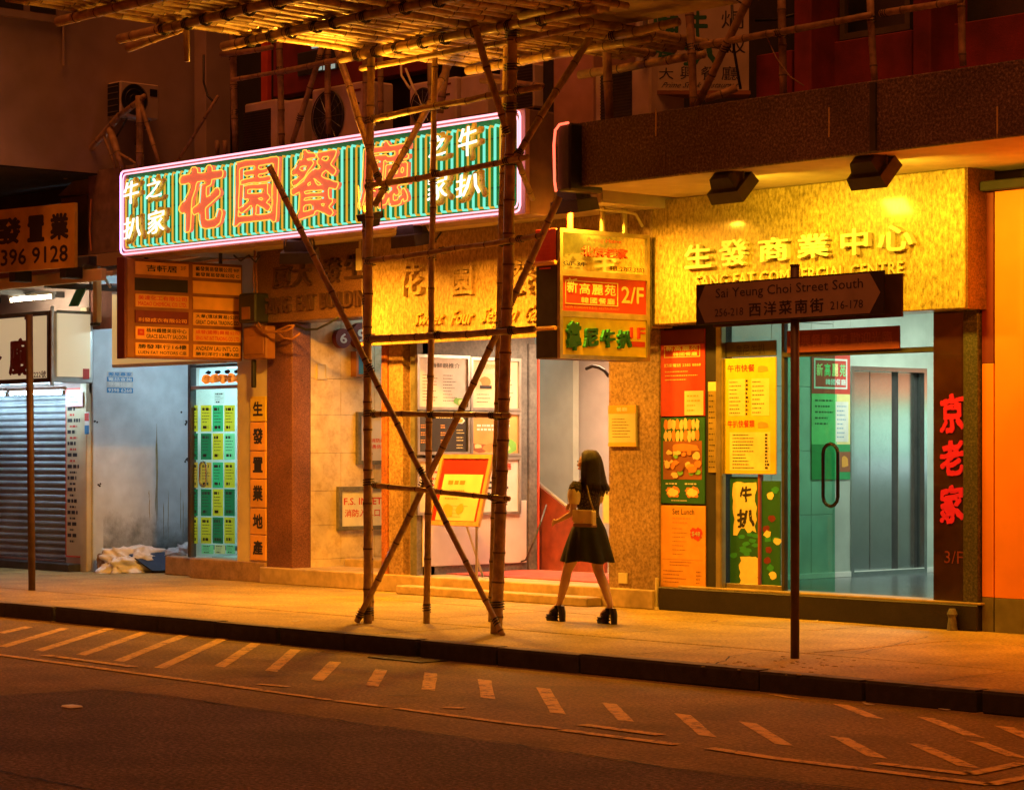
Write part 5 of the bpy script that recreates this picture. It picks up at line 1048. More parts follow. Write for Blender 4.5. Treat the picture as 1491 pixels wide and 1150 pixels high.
# neon sign
YN = 16.3; xn0, xn1 = P(177, 300, Y=YN).x, P(762, 300, Y=YN).x; zn0, zn1 = P(762, 311, Y=YN).z, P(762, 158, Y=YN).z
g = thing('neon_sign', (xn0, YN, zn0), 'long green neon sign with red outlined restaurant characters and striped tubes', 'neon sign')
B('cabinet', g, xn0, xn1, YN+.08, YN+.42, zn0, zn1, mat('cabinet_brown', (.22, .13, .1), .6, .3), .01)
fn = FY(YN); m_ = MB(); slab(m_, fn, (xn0+.05, zn0+.05, xn1-.1, zn1-.05), K['green'], -.078, -.06); m_.build('backboard', g)
m_ = MB(); frame(m_, fn, (xn0, zn0, xn1, zn1), .055, mat('cabinet_rim', (.7, .4, .35), .5, .15), -.08, -.02); m_.build('rim', g)
def border(ins, y, m, rad):
    pts = [(xn0+ins, zn1-ins-.06), (xn0+ins+.02, zn1-ins-.015), (xn0+ins+.06, zn1-ins), (xn1-ins-.06, zn1-ins), (xn1-ins-.015, zn1-ins-.02), (xn1-ins, zn1-ins-.06), (xn1-ins, zn0+ins+.06), (xn1-ins-.02, zn0+ins+.015), (xn1-ins-.06, zn0+ins), (xn0+ins+.06, zn0+ins), (xn0+ins+.015, zn0+ins+.02), (xn0+ins, zn0+ins+.06)]
    for seg, nm in ((pts[1:5], 'border_tube'), (pts[4:8], 'border_tube'), (pts[7:11], 'border_tube'), (pts[10:]+pts[:2], 'border_tube')):
        mm = K['ntube_v'] if (nm and seg[0] == pts[10] and ins < .04) else m
        b_ = MB(); b_.tube([(a, y, b) for a, b in seg], rad, mm, 6); b_.build(nm, g)
border(.02, YN-.03, K['ntube_p'], .012); border(.06, YN-.025, K['ntube_p'], .009)
NS = 42; prs = {}
for i in range(NS*2):
    xx = xn0+.12+(xn1-xn0-.36)*i/(NS*2-1); c = 'ntube_y' if i % 2 == 0 else 'ntube_c'
    if c not in prs:
        b_ = MB(); rd = .012 if c == 'ntube_y' else .0145
        b_.tube([(0, -.0+.04, zn1-.13), (0, -.02, zn1-.125), (0, -.03, zn1-.15), (0, -.03, zn0+.12), (0, -.02, zn0+.1), (0, .04, zn0+.105)], rd, K[c], 6)
        o = b_.build('stripe_tube', g); o.data.transform(Matrix.Translation(ORG[g.name])); prs[c] = o
    else: o = prs[c].copy(); COL.objects.link(o); o.parent = g
    o.location = Vector((xx, YN+.01, random.uniform(-.006, .006)))-ORG[g.name]
K['salmon'] = mat('salmon_lit_paint', (.9, .2, .09), .5, .12, 8, 0, emis=(1, .2, .09), es=.55)  # emission stands in for tube light falling on the painted characters
m_ = MB()
for zz in (zn0+.3, zn0+.55, zn0+.8): m_.box(xn0+.1, xn1-.15, YN+.052, YN+.058, zz-.004, zz+.004, K['black'])
m_.build('support_wire', g)
for ch, u0, v0, u1, v1 in (('花', 268, 241, 333, 335), ('園', 349, 231, 412, 326), ('餐', 431, 216, 501, 317), ('廳', 531, 204, 604, 302)):
    q = (P(u0, 290, Y=YN).x, P((u0+u1)/2, v1, Y=YN-.08).z, P(u1, 290, Y=YN).x, P((u0+u1)/2, v0, Y=YN-.08).z)
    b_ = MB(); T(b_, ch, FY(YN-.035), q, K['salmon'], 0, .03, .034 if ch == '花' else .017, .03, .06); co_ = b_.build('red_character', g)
    vs, fs = bold_glyphs(ch, .034 if ch == '花' else .017); pp = fit(vs, q, .03, .06); cxq, czq = (q[0]+q[2])/2, (q[1]+q[3])/2
    b_ = MB()
    for lp in outline(vs, fs):
        pts = [Vector((pp[i][0], YN-.085, pp[i][1])) for i in lp]; L = [pts[0]]
        for p in pts[1:]:
            if (p-L[-1]).length > .022: L.append(p)
        if len(L) < 5: continue
        if (L[-1]-L[0]).length < .02: L.pop()
        L.append(L[0]); b_.tube(L, .0065, K['ntube_o'], 5, cap=False)
    b_.build('outline_tube', co_)
for ch, u0, v0, u1, v1 in (('牛', 184, 258, 212, 302), ('之', 217, 254, 246, 293), ('扒', 184, 310, 216, 352), ('家', 219, 300, 250, 345), ('之', 634, 190, 665, 233), ('牛', 677, 177, 710, 233), ('家', 632, 246, 667, 297), ('扒', 673, 246, 716, 291)):
    q = (P(u0+(5 if u0 < 300 else 0), 290, Y=YN).x, P((u0+u1)/2, v1, Y=YN-.08).z, P(u1+(3 if u0 < 300 else 0), 290, Y=YN).x, P((u0+u1)/2, v0, Y=YN-.08).z)
    b_ = MB(); T(b_, ch, FY(YN-.035), q, K['yel'], 0, .025, .045, .05, .06); co_ = b_.build('yellow_character', g)
    q2 = (q[0]+.0, q[1]+.05, q[2]-.07, q[3]-.04); b_ = MB(); T(b_, ch, FY(YN-.035), q2, K['ntube_w'], .05, .065, .0, .05, .06); b_.build('white_tube', co_)
# short dark neon end sign on the canopy
g = thing('narrow_neon_sign', P(816, 250, Y=16.1), 'narrow black sign with one pink red tube on the end of the stone canopy', 'neon sign')
xz0, xz1 = P(806, 230, Y=16.12).x, P(827, 230, Y=16.12).x; zz0, zz1 = P(815, 278, Y=16.12).z, P(815, 180, Y=16.12).z
B('cabinet', g, xz0+.02, xz1, 16.14, 16.6, zz0, zz1, K['black'], .02)
m_ = MB(); m_.tube([(xz1+.0, 16.12, zz1-.005), (xz0+.08, 16.12, zz1-.01), (xz0+.02, 16.12, zz1-.06), (xz0, 16.12, zz1-.2), (xz0+.01, 16.12, zz0+.1), (xz0+.03, 16.12, zz0)], .013, K['ntube_r'], 6); m_.build('neon_and_reflection', g)
m_ = MB(); p = P(838, 230, Y=16.24); m_.tube([(p.x, 16.25, zz1-.03), (p.x, 16.25, zz0+.02)], .008, K['ntube_r'], 6); m_.build('neon_and_reflection', g)  # glowing strip stands in for the red tube's reflection
# three panel hanging sign
XS = P(944, 420, Y=17.72).x
r0 = RX(812, 322, 944, 524, XS); zt_ = P(944, 343, X=XS).z; zb_ = P(878, 524, X=XS).z
ry0, ry1 = P(813, 400, X=XS).y, P(944, 400, X=XS).y
g = thing('hanging_sign', (XS, (ry0+ry1)/2, zb_), 'hanging metal framed sign with mirrored, red and yellow restaurant panels', 'hanging sign')
B('case', g, XS-.34, XS-.02, ry0, ry1, zb_, zt_, K['dmetal'], .012)
B('left_cheek', g, XS-.33, XS-.03, ry0-.012, ry0-.002, zb_+.7*(zt_-zb_)+.02, zt_, K['redp'], .004)
for i in range(7): B('vent_slat', g, XS-.26, XS-.1, ry0-.022, ry0-.013, zt_-.16-i*.04, zt_-.145-i*.04, K['redp'], 0)
for z_ in (zb_+.3, zb_+.95): m_ = MB(); m_.tube([(XS-.36, ry0-.04, z_), (XS+.0, ry0-.04, z_)], .022, K['plate']); m_.build('clamp_rod', g)
fs_ = FX(XS); gm = mat('brassy_metal', (.5, .43, .22), .35, .25, 8, .08, metal=.7)
H_ = zt_-zb_; zd1 = zb_+H_*.345; zd2 = zb_+H_*.66
m_ = MB(); frame(m_, fs_, (ry0, zb_, ry1, zt_), .04, gm, -.02, .02); slab(m_, fs_, (ry0+.04, zd1-.03, ry1-.04, zd1+.03), gm, -.02, .018); slab(m_, fs_, (ry0+.04, zd2-.03, ry1-.04, zd2+.03), gm, -.02, .018); m_.build('frame', g)
q3 = (ry0+.04, zb_+.04, ry1-.04, zd1-.03); q2 = (ry0+.04, zd1+.03, ry1-.04, zd2-.03); q1 = (ry0+.04, zd2+.03, ry1-.04, zt_-.04)
mir = mat('mirror_panel', (.8, .74, .5), .06, .1, 4, 0, metal=1)
m_ = MB(); slab(m_, fs_, q1, mir, -.015, .0); m_.build('mirrored_panel', g); m_ = MB(); slab(m_, fs_, q2, K['red'], -.015, .0); m_.build('red_panel', g); m_ = MB(); slab(m_, fs_, q3, K['yel'], -.015, .0); m_.build('yellow_panel', g)
m_ = MB(); w_, h_ = q1[2]-q1[0], q1[3]-q1[1]
T(m_, 'Beijing Home', fs_, sub(q1, w_, h_, .3, .78, .7, .92), K['redp'], .002, off=.01, slant=.02); T(m_, '北京老家', fs_, sub(q1, w_, h_, .23, .4, .77, .68), K['redp'], .002, .015, .02, .01); T(m_, 'G/F-3/F', fs_, sub(q1, w_, h_, .02, .12, .28, .24), K['ink'], .002, off=.02); T(m_, 'TEL:2787 3383', fs_, sub(q1, w_, h_, .56, .06, .98, .18), K['ink'], .002, off=.0)
w_, h_ = q2[2]-q2[0], q2[3]-q2[1]; frame(m_, fs_, sub(q2, w_, h_, .04, .2, .66, .88), .008, K['yel2'], .001, .004)
T(m_, '新', fs_, sub(q2, w_, h_, .06, .52, .18, .95), K['yel2'], .005, off=.03); T(m_, '高麗苑', fs_, sub(q2, w_, h_, .2, .5, .63, .82), K['yel2'], .005, off=.03, spacing=1.2); T(m_, '韓國餐廳', fs_, sub(q2, w_, h_, .22, .24, .62, .42), K['yel2'], .005, off=.03, spacing=1.15)
T(m_, 'NEW KOREAN B.B.Q. RESTAURANT', fs_, sub(q2, w_, h_, .04, .07, .68, .15), K['ora'], .003, off=.01); T(m_, '2/F', fs_, sub(q2, w_, h_, .7, .3, .97, .8), K['yel2'], .005, off=.02)
w_, h_ = q3[2]-q3[0], q3[3]-q3[1]
for i, ch in enumerate('韋尼牛扒'): T(m_, ch, fs_, sub(q3, w_, h_, .04+.2*i, .22 if i else .1, .2+.2*i, .72 if i else .9), K['dgrn'], .0, .04, .04, .06, side=K['grn']); m_.build('character', g); m_ = MB()
T(m_, '1F', fs_, sub(q3, w_, h_, .8, .5, .98, .8), K['red'], .002, .02, .02); slab(m_, fs_, sub(q3, w_, h_, .82, .28, .98, .42), K['red'], .001, .01); m_.build('lettering', g)
for yy in (ry0+.3, ry0+.75, ry1-.2): m_ = MB(); m_.tube([(XS-.15, yy, zt_), (XS-.15, yy, 4.2)], .03, gm if yy > ry0+.4 else K['redp']); m_.build('hanger_post', g)
m_ = MB(); m_.tube([P(845, 300, X=XS-.1), P(872, 305, X=XS-.1), P(905, 308, X=XS-.1), P(925, 312, X=XS-.1), P(935, 330, X=XS-.1)], .016, K['cream'], 5); m_.build('cable', g)
# street name sign
pb = P(1157, 958, Z=0); pt = P(1157, 388, Y=pb.y); g = thing('street_sign', (pb.x, pb.y, 0), 'street name sign for Sai Yeung Choi Street South on a brown post at the kerb', 'street sign')
m_ = MB(); m_.tube([(pb.x, pb.y, 0), (pb.x, pb.y, pt.z)], .036, K['pole'], 14); m_.build('post', g, smooth=True); m_ = MB(); m_.tube([(pb.x, pb.y, pt.z), (pb.x, pb.y, pt.z+.015)], .04, K['pole'], 12); m_.build('post_cap', g)
th = math.radians(-3.5); ax = Vector((math.cos(th), math.sin(th), 0)); nr = Vector((ax.y, -ax.x, 0))
Yb = pb.y-.06
def tilt(u, v):  # point on board plane
    r = (u-CX)/F; q = (HZ-v)/F; dv = Vector((SN*r-CN, CN*r+SN, q)); o_ = Vector((0, 0, EYE)); c_ = Vector((pb.x, Yb, 2.9)); t = (c_-o_).dot(nr)/dv.dot(nr); return o_+dv*t
q0 = tilt(1013, 474); q1_ = tilt(1286, 456); wb = (Vector((q1_.x, q1_.y, 0))-Vector((q0.x, q0.y, 0))).length; top = tilt(1013, 417).z; bot = tilt(1013, 474).z
tz = tilt(1286, 391).z; bz = tilt(1286, 456).z; top = (top+tz)/2; bot = (bot+bz)/2
fb = FR((q0.x, q0.y, 0), ax, (0, 0, 1), nr)
m_ = MB(); slab(m_, fb, (0, bot, wb, top), K['black'], -.02, .0); m_.build('board', g)
m_ = MB(); hm = (top-bot); pts = [(.02, bot+hm*.5), (.11, top-.012), (wb-.14, top-.012), (wb-.03, bot+hm*.5), (wb-.14, bot+.012), (.11, bot+.012)]
m_.add([fb.p(a, b, .003) for a, b in pts], [(5, 4, 3, 2, 1, 0)], mat('sign_face', (.36, .27, .21), .5, .1)); m_.build('arrow_face', g)
m_ = MB(); T(m_, 'Sai Yeung Choi Street South', fb, (wb*.115, bot+hm*.56, wb*.9, bot+hm*.86), K['ink'], .005, off=.005); T(m_, '256-218', fb, (wb*.11, bot+hm*.17, wb*.27, bot+hm*.36), K['ink'], .005, off=.01); T(m_, '西洋菜南街', fb, (wb*.3, bot+hm*.12, wb*.7, bot+hm*.46), K['ink'], .005, off=.015, spacing=1.25); T(m_, '216-178', fb, (wb*.735, bot+hm*.17, wb*.9, bot+hm*.36), K['ink'], .005, off=.01); m_.build('lettering', g)
fb2 = FR(Vector((q0.x, q0.y, 0))+Vector((.06, .12, 0)), ax, (0, 0, 1), nr); m_ = MB(); slab(m_, fb2, (.02, bot-.02, wb+.02, top-.02), K['pole'], -.02, 0); m_.build('rear_board', g)
m_ = MB(); m_.box(pb.x-.05, pb.x+.05, pb.y-.05, pb.y+.06, bot+.06, bot+.12, K['dmetal'], .005); m_.build('clamp', g)
pb = P(46, 859, Z=0); pt = P(42, 458, Y=pb.y); g = thing('bare_post', (pb.x, pb.y, 0), 'bare rusty brown post standing in front of the closed shutter', 'post')
m_ = MB(); m_.tube([(pb.x, pb.y, 0), (pt.x, pt.y, pt.z)], .042, K['pole'], 12); m_.build('post', g, smooth=True); B('stub', g, pt.x-.08, pt.x, pt.y-.02, pt.y+.02, pt.z-.06, pt.z-.02, K['pole'], .005)
# hanging white banner sign with green characters, angled to the road
pc = P(945, 70, Y=17.0); dirc = Vector((SN, CN, 0)); dirc.normalize(); nrm = Vector((CN, -SN, 0)); fw_ = FR((pc.x, pc.y, 0), dirc, (0, 0, 1), nrm)
def ub(u): return (u-945)/F*tdep
tdep = -CN*pc.x+SN*pc.y
def vb(v): return EYE+(HZ-v)/F*tdep
g = thing('steak_house_sign', (pc.x, pc.y, 5), 'pale upright sign with green and black restaurant characters behind the bamboo', 'sign board')
m_ = MB(); slab(m_, fw_, (0, vb(132), ub(1090), vb(-60)), mat('dingy_sign', (.6, .48, .36), .55, .25, 3, .05), -.25, 0); m_.build('board', g)
m_ = MB(); slab(m_, fw_, (-.02, vb(138), ub(1092), vb(132.5)), K['bord'], -.26, .01); m_.build('bottom_rail', g)
m_ = MB()
for ch, u0, v0, u1, v1, c in (('啤', 952, -22, 985, 10, 'dgrn'), ('咖', 951, 20, 987, 50, 'dgrn'), ('喱', 951, 55, 983, 86, 'dgrn'), ('尼', 996, -26, 1042, 12, 'dgrn'), ('牛', 1000, 16, 1030, 55, 'dgrn'), ('扒', 992, 60, 1045, 96, 'dgrn'), ('火', 1052, -20, 1084, 8, 'ink'), ('煱', 1050, 16, 1082, 42, 'ink'), ('飯', 1050, 52, 1085, 78, 'ink'), ('大', 959, 99, 980, 116, 'ink'), ('興', 990, 97, 1012, 116, 'ink'), ('餐', 1020, 97, 1042, 117, 'ink'), ('廳', 1050, 97, 1074, 117, 'ink')):
    T(m_, ch, fw_, (ub(u0), vb(v1), ub(u1), vb(v0)), K[c], .002, off=.035 if c == 'dgrn' else .01, brush=.04 if c == 'dgrn' else 0); m_.build('character', g); m_ = MB()
T(m_, 'Prime Steak Restaurant', fw_, (ub(965), vb(128), ub(1075), vb(120)), K['ink'], .002, slant=.05); m_.build('lettering', g)
# ================================================================ FLOODLIGHTS under the canopies (lit fixtures, some of them added)
YEL = (1, .58, .025); ORA = (1, .39, .022)
def floodlight(x, y, z, power, col, label, tilt_=.55, yaw=0, sz=1, spread=180):
    k = thing('floodlight', (x, y, z), label, 'floodlight', 'floodlights hung under the canopies')
    d = Vector((math.sin(yaw)*math.cos(tilt_), math.cos(yaw)*math.cos(tilt_), -math.sin(tilt_))); a = Vector((math.cos(yaw), -math.sin(yaw), 0)); b = a.cross(d).normalized()
    if b.z < 0: b = -b
    c = Vector((x, y, z)); 
    def ring(w_, h_, o): return [c+(a*sx*w_+b*sy*h_+d*o)*sz for sx, sy in ((-1, -1), (1, -1), (1, 1), (-1, 1))]
    m_ = MB(); m_.loft([ring(.1, .06, -.14), ring(.12, .08, -.13), ring(.15, .1, -.02), ring(.19, .14, -.01), ring(.2, .15, .11), ring(.188, .138, .11), ring(.165, .115, .0)], K['dmetal']); m_.build('housing', k)
    m_ = MB(); m_.loft([ring(.16, .11, .031), ring(.16, .11, .034)], glow('lamp_glass', col, 5)); m_.build('glass', k)
    for s_ in (-1, 1): m_ = MB(); m_.tube([c+a*s_*.17, c+a*s_*.17+Vector((0, 0, .1)), Vector(((c+a*s_*.17).x, y-.02, zc0+.01))], .008, K['dmetal'], 5); m_.build('hanger', k)
    lamp('floodlight_beam', c+d*.05, (.3*sz, .2*sz), power, col, d, spread)
floodlight(-21.6, 16.42, 3.88, 300, ORA, 'floodlight hidden just below the neon sign towards the office entrance', 1.25, -.7)
r_ = P(600, 340, Y=16.42); floodlight(r_.x, 16.42, r_.z-.02, 300, ORA, 'floodlight peeping out below the middle of the neon sign', 1.38)
floodlight(-17.35, 16.6, 4.13, 240, ORA, 'bulky dark floodlight above the three panel hanging sign', 1.4)
floodlight(-11.2, 16.6, 4.1, 190, (1, .24, .004), 'added floodlight out of view under the stone canopy shining on the orange wall', .8)  # added past the right edge of the view to light the orange wall
floodlight(-18.3, 14.78, 3.9, 150, ORA, 'added small floodlight turned up at the cane deck, hidden behind the front bamboo pole', -1.35, math.pi, .55, 145)  # added to light the deck from below, kept behind the pole
r_ = P(1062, 268, Y=16.55); floodlight(r_.x, 16.55, 4.12, 60, YEL, 'floodlight under the stone canopy above the first characters of the yellow band', .8)
r_ = P(1268, 247, Y=16.55); floodlight(r_.x, 16.55, 4.12, 60, YEL, 'floodlight under the stone canopy above the last characters of the yellow band', .8)
batten(Vector((-27.3, 19.0, 3.5)), Vector((-26.5, 19.0, 3.5)), 'fluorescent batten added out of sight in the alcove beside the estate agency', 'fluo2')  # added behind the directory board to brighten the alcove wall
batten(Vector((-29.3, 17.3, 3.72)), Vector((-28.2, 17.3, 3.72)), 'warm tube under the metal awning above the cream sign box', 'fluo3')
batten(Vector((-26.2, 17.75, 3.35)), Vector((-25.3, 17.75, 3.35)), 'fluorescent batten behind the blank cream light box')
# restaurant ceiling lamp
k = thing('ceiling_lamp', (-20.5, 19.8, 3.0), 'plain white ceiling lamp inside the restaurant entrance', 'ceiling lamp'); B('diffuser', k, -20.9, -19.9, 19.4, 20.3, 3.02, 3.05, glow('warm_ceiling_light', (1, .64, .36), 42), 0)
k = thing('ceiling_lamp', (-23.2, 19.9, 3.5), 'cold ceiling lamp inside the marble office entrance', 'ceiling lamp'); B('diffuser', k, -23.6, -22.9, 19.6, 20.4, 3.58, 3.61, glow('cold_ceiling_light', (.5, .95, .95), 7), 0)
# ================================================================ SCAFFOLDING
def bamboo(parent, p0, p1, r, name='bamboo_pole', m=None, bow=.012, seed=None, open_end=False):
    p0, p1 = Vector(p0), Vector(p1); m = m or K['bamboo']; rr = random.Random(seed if seed is not None else hash((round(p0.x, 2), round(p1.z, 2), round(p0.z, 2))))
    L = (p1-p0).length; d = (p1-p0)/L; side = d.orthogonal().normalized(); side.rotate(Matrix.Rotation(rr.uniform(0, 6.28), 3, d)); pts = []; rads = []; ms = []
    s_ = 0; gap = rr.uniform(.15, .38); kink = Vector((0, 0, 0))
    def at(s): return p0+d*s+side*math.sin(math.pi*s/L)*bow*L*.5+kink*math.sin(math.pi*s/L)
    pts.append(at(0)); rads.append(r*1.0); nxt = gap
    while nxt < L-.03:
        kink = Vector((rr.uniform(-1, 1), rr.uniform(-1, 1), rr.uniform(-1, 1)))*.006
        tp = r*(1-.14*nxt/L)
        for o, k, dk in ((-.03, 1, 0), (-.008, 1.12, 1), (.008, 1.1, 0), (.03, .98, 0)): pts.append(at(min(nxt+o, L-.001))); rads.append(tp*k); ms.append(K['node'] if dk == 0 and k == 1.12 else m)
        nxt += rr.uniform(.26, .44)
    pts.append(at(L)); rads.append(r*.86); ms = [m]*(len(pts)-1)
    for i in range(1, len(pts)-2, 4):
        if i+1 < len(ms): ms[i+1] = K['node']
    mb = MB(); mb.tube(pts, r, m, 9, rads=rads, mats=ms); o = mb.build(name, parent, smooth=True)
    return o, pts
def lash(o, at_, d, r):
    d = Vector(d).normalized(); at_ = Vector(at_); mb = MB(); pts = []; x = d.orthogonal().normalized(); y = d.cross(x)
    for i in range(19): a = i*math.pi/3; pts.append(at_+x*math.cos(a)*r*1.06+y*math.sin(a)*r*1.06+d*((i-9)*.004))
    mb.tube(pts, .006, K['lash'], 4); mb.build('lashing', o)
def bpx(parent, a, b, Y0, Y1, r, name='bamboo_pole', m=None, lashes=(), bow=.012):
    p, q = P(*a, Y=Y0), P(*b, Y=Y1); o, pts = bamboo(parent, p, q, r, name, m, bow)
    for f_ in lashes: i = p.lerp(q, f_); lash(o, i, q-p, r)
    return o
g = thing('bamboo_scaffold', (-17, 14.5, 0), 'tall bamboo scaffold tower on the pavement with a cane deck over the neon sign', 'scaffold'); G = g
pA = P(530, 905, Z=0); pC = P(621, 908, Z=0); pB_ = P(722, 922, Z=0); YA, YM, YBp = 14.6, 14.6, 14.5
def zpole(u, vb_, ut, vt, r, lashes=(), name='bamboo_pole', ins=0):
    b_ = P(u, vb_, Z=0); t_ = P(ut, vt, Y=b_.y-.0); o, _ = bamboo(g, b_, t_, r, name, None, .006)
    for v in lashes:
        f_ = (vb_-v)/(vb_-vt); lash(o, b_.lerp(t_, f_), t_-b_, r*1.15)
    return b_
bA = zpole(535, 907, 540, 76, .043, (890, 702, 602, 545, 492, 380, 272, 176)); zpole(539, 903, 531, 300, .036, (600, 440))
bC = zpole(620.5, 907, 633, 60, .033, (885, 705, 603, 488, 372, 262, 158))
bB = zpole(722, 922, 748, -60, .055, (880, 727, 605, 480, 352, 236, 155, 98, 50, 15)); zpole(716, 905, 741, -60, .04, ())
YG = bA.y
# diagonals
for a, b, y0, y1, r, ls in (((487, 60), (553, 268), bA.y+.25, bA.y-.1, .036, (.95,)), ((656, 90), (546, 298), 16.0, bA.y-.1, .036, (.9,)), ((681, 8), (738, 195), bB.y-.35, bB.y-.1, .036, (.97,)),
   ((392, 243), (732, 925), bA.y-.95, bB.y-.1, .03, (.44, .66, .97)), ((814, 287), (519, 905), 15.4, bA.y-.1, .034, (.31, .665, .98)), ((897, -5), (752, 228), 16.2, bB.y-.08, .036, (.25, .98)),
   ((752, 228), (775, 290), bB.y-.05, bB.y+.5, .03, ())):
    bpx(g, a, b, y0, y1, r, 'diagonal_brace', lashes=ls)
for a, b, y, r in (((541, 174), (786, 127), bA.y-.09, .033), ((533, 272), (768, 229), bA.y-.09, .031), ((533, 381), (790, 343), bA.y-.09, .028), ((533, 494), (777, 479), bA.y-.09, .036), ((541, 603), (742, 605), bA.y-.09, .028), ((543, 706), (741, 726), bA.y-.09, .027)):
    bpx(g, a, b, y, bB.y-.09+.02, r, 'ledger', lashes=(.02, .45, .88))
# deck: ledgers along the street, canes across
ZD = 5.44
def led(Y, x0, x1, r=.045, name='ledger', z=ZD): o, _ = bamboo(g, (x0, Y, z), (x1, Y, z), r, name, None, .004); return o
o = led(13.25, -18.6, -14.6); o2 = led(14.5, -18.4, -14.9, .048); o3 = led(12.3, -18.9, -14.4); led(15.9, -18.15, -15.6, .045); led(11.4, -18.5, -14.4); o4 = led(14.62, -18.25, -15.1, .03, z=ZD-.1)
xx = -18.2; ci = 0; rr = random.Random(6)
while xx < -14.9:
    yend = 16.05+rr.uniform(-.12, .2); y_st = 10.6+rr.uniform(-.3, .2)
    if xx > -17.0: yend = 16.95+rr.uniform(-.1, .15)
    if xx > -15.75: yend = 14.85+rr.uniform(-.1, .1)
    if ci % 3 != 1 or xx < -16.9 or True:
        sk = rr.uniform(-.05, .05); bamboo(g, (xx+.0, y_st, ZD+.09+rr.uniform(-.008, .02)), (xx+sk, yend, ZD+.09+rr.uniform(-.01, .02)), rr.uniform(.036, .05), 'deck_cane', K['bamboo'], .006)
    if ci % 3 == 0 and xx < -15.5:
        for ol, yy in ((o, 13.25), (o2, 14.5), (o3, 12.3)): lash(ol, (xx+rr.uniform(.0, .08), yy, ZD), (1, 0, 0), .052)
    xx += rr.uniform(.088, .125) if xx < -16.9 else rr.uniform(.11, .2); ci += 1
led(16.78, -17.45, -15.75, .045, z=ZD-.03)
bpx(g, (757, 23), (816, 10), 14.45, 14.45, .045, 'ledger'); bpx(g, (888, 54), (988, 32), 15.6, 15.7, .045, 'ledger', lashes=(.05,))
bpx(g, (186, 70), (282, 34), 12.5, 12.6, .045, 'ledger'); bpx(g, (270, 28), (272, 90), 12.45, 12.45, .03, 'hanging_stub')
B('plywood_sheet', g, -16.6, -14.6, 14.3, 16.0, ZD+.2, ZD+.22, mat('dirty_plywood', (.42, .3, .16), .8, .4, 4, .2), 0)
m_ = MB(); m_.add([(-17.9, 11.2, ZD+.165), (-13.5, 11.2, ZD+.165), (-13.5, 15.0, ZD+.165), (-17.2, 15.0, ZD+.165)], [(0, 1, 2, 3)], mat('safety_sheet', (.3, .2, .1), .9, .3, 5, .2)); m_.build('floor_sheet', g)
# rear frame standing on the sign canopy
g = thing('bamboo_scaffold', (-22, 17, 4.8), 'bamboo frame standing on the canopy behind the neon sign', 'scaffold')
YK = 16.9
for (a, b, y0, y1, r, ls) in (((336, -20), (343, 225), YK, YK, .045, (.42, .6, .75)), ((405, 40), (410, 215), YK, YK, .04, (.35,)), ((477, 60), (478, 195), YK, YK, .038, (.2,)), ((531, 55), (531, 180), YK, YK, .038, ()), ((553, 75), (555, 180), YK, YK, .035, ()), ((626, 80), (627, 160), YK, YK, .035, ()),
    ((471, 60), (425, 208), YK-.08, YK-.08, .036, (.15, .75)), ((650, 95), (640, 165), YK, YK, .045, ())): bpx(g, a, b, y0, y1, r, 'bamboo_pole', K['bamboo2'], ls)
for a, b, r in (((322, 80), (396, 69), .035), ((338, 117), (405, 105), .028), ((405, 106), (562, 76), .035), ((700, 118), (790, 125), .03)): bpx(g, a, b, YK-.08, YK-.08, r, 'ledger', K['bamboo2'])
g = thing('timber_bracing', (-24.5, 16.7, 4.9), 'dim timber posts and struts propped at the left end of the neon sign', 'bracing')
tw = K['bamboo2']
for a, b, r in (((203, 140), (203, 245), .055), ((204, 150), (231, 236), .03), ((174, 168), (94, 258), .045), ((160, 188), (178, 245), .05), ((150, 196), (168, 245), .018), ((170, 222), (200, 240), .018), ((317, 140), (258, 235), .02), ((172, 170), (210, 140), .04), ((316, 205), (316, 225), .03), ((327, 205), (328, 225), .03)): bpx(g, a, b, 16.75, 16.75, r, 'strut', tw)
# frame on the stone canopy
g = thing('bamboo_scaffold', (-14.5, 16.5, 4.85), 'open bamboo railing frame standing on the dark stone canopy', 'scaffold')
YQ = 16.5
for (a, b, y0, y1, r, ls) in (((878, -20), (887, 176), YQ, YQ, .05, (.38,)), ((1001, -20), (1009, 156), YQ, YQ, .042, (.5,)), ((1137, -20), (1140, 138), YQ, YQ, .04, (.45,)), ((1266, -20), (1273, 118), YQ, YQ, .035, (.35,)), ((1398, -20), (1402, 96), YQ, YQ, .035, ()), ((1098, -18), (1014, 156), YQ-.1, YQ-.05, .04, (.5,)), ((1072, 128), (1026, 145), YQ+.4, YQ+.2, .04, ())):
    bpx(g, a, b, y0, y1, r, 'bamboo_pole', K['bamboo2'], ls)
for a, b, r in (((1012, 69), (1135, 47), .036), ((1128, 49), (1268, 22), .034), ((1282, 20), (1400, 0), .032)): bpx(g, a, b, YQ-.08, YQ-.08, r, 'ledger', K['bamboo2'], (.05,))
for (u0, v0), (u1, v1), Y, rd, m_k, lb in (((1203, -10), (1203, 120), 17.9, .03, 'dmetal', 'dark downpipe on the red facade between the two red pillars'), ((1372, -10), (1374, 100), 17.85, .025, 'dmetal', 'dark downpipe right of the second red pillar'), ((1100, 30), (1156, 22), 17.9, .015, 'black', 'black cable strung to the first red pillar')):
    m_ = MB(); a, b = P(u0, v0, Y=Y), P(u1, v1, Y=Y); m_.tube([a, a.lerp(b, .5)+Vector((0, 0, -.02)), b], rd, K[m_k], 8); tag(m_.build('downpipe' if rd > .02 else 'cable', smooth=True), lb, 'pipe' if rd > .02 else 'cable')
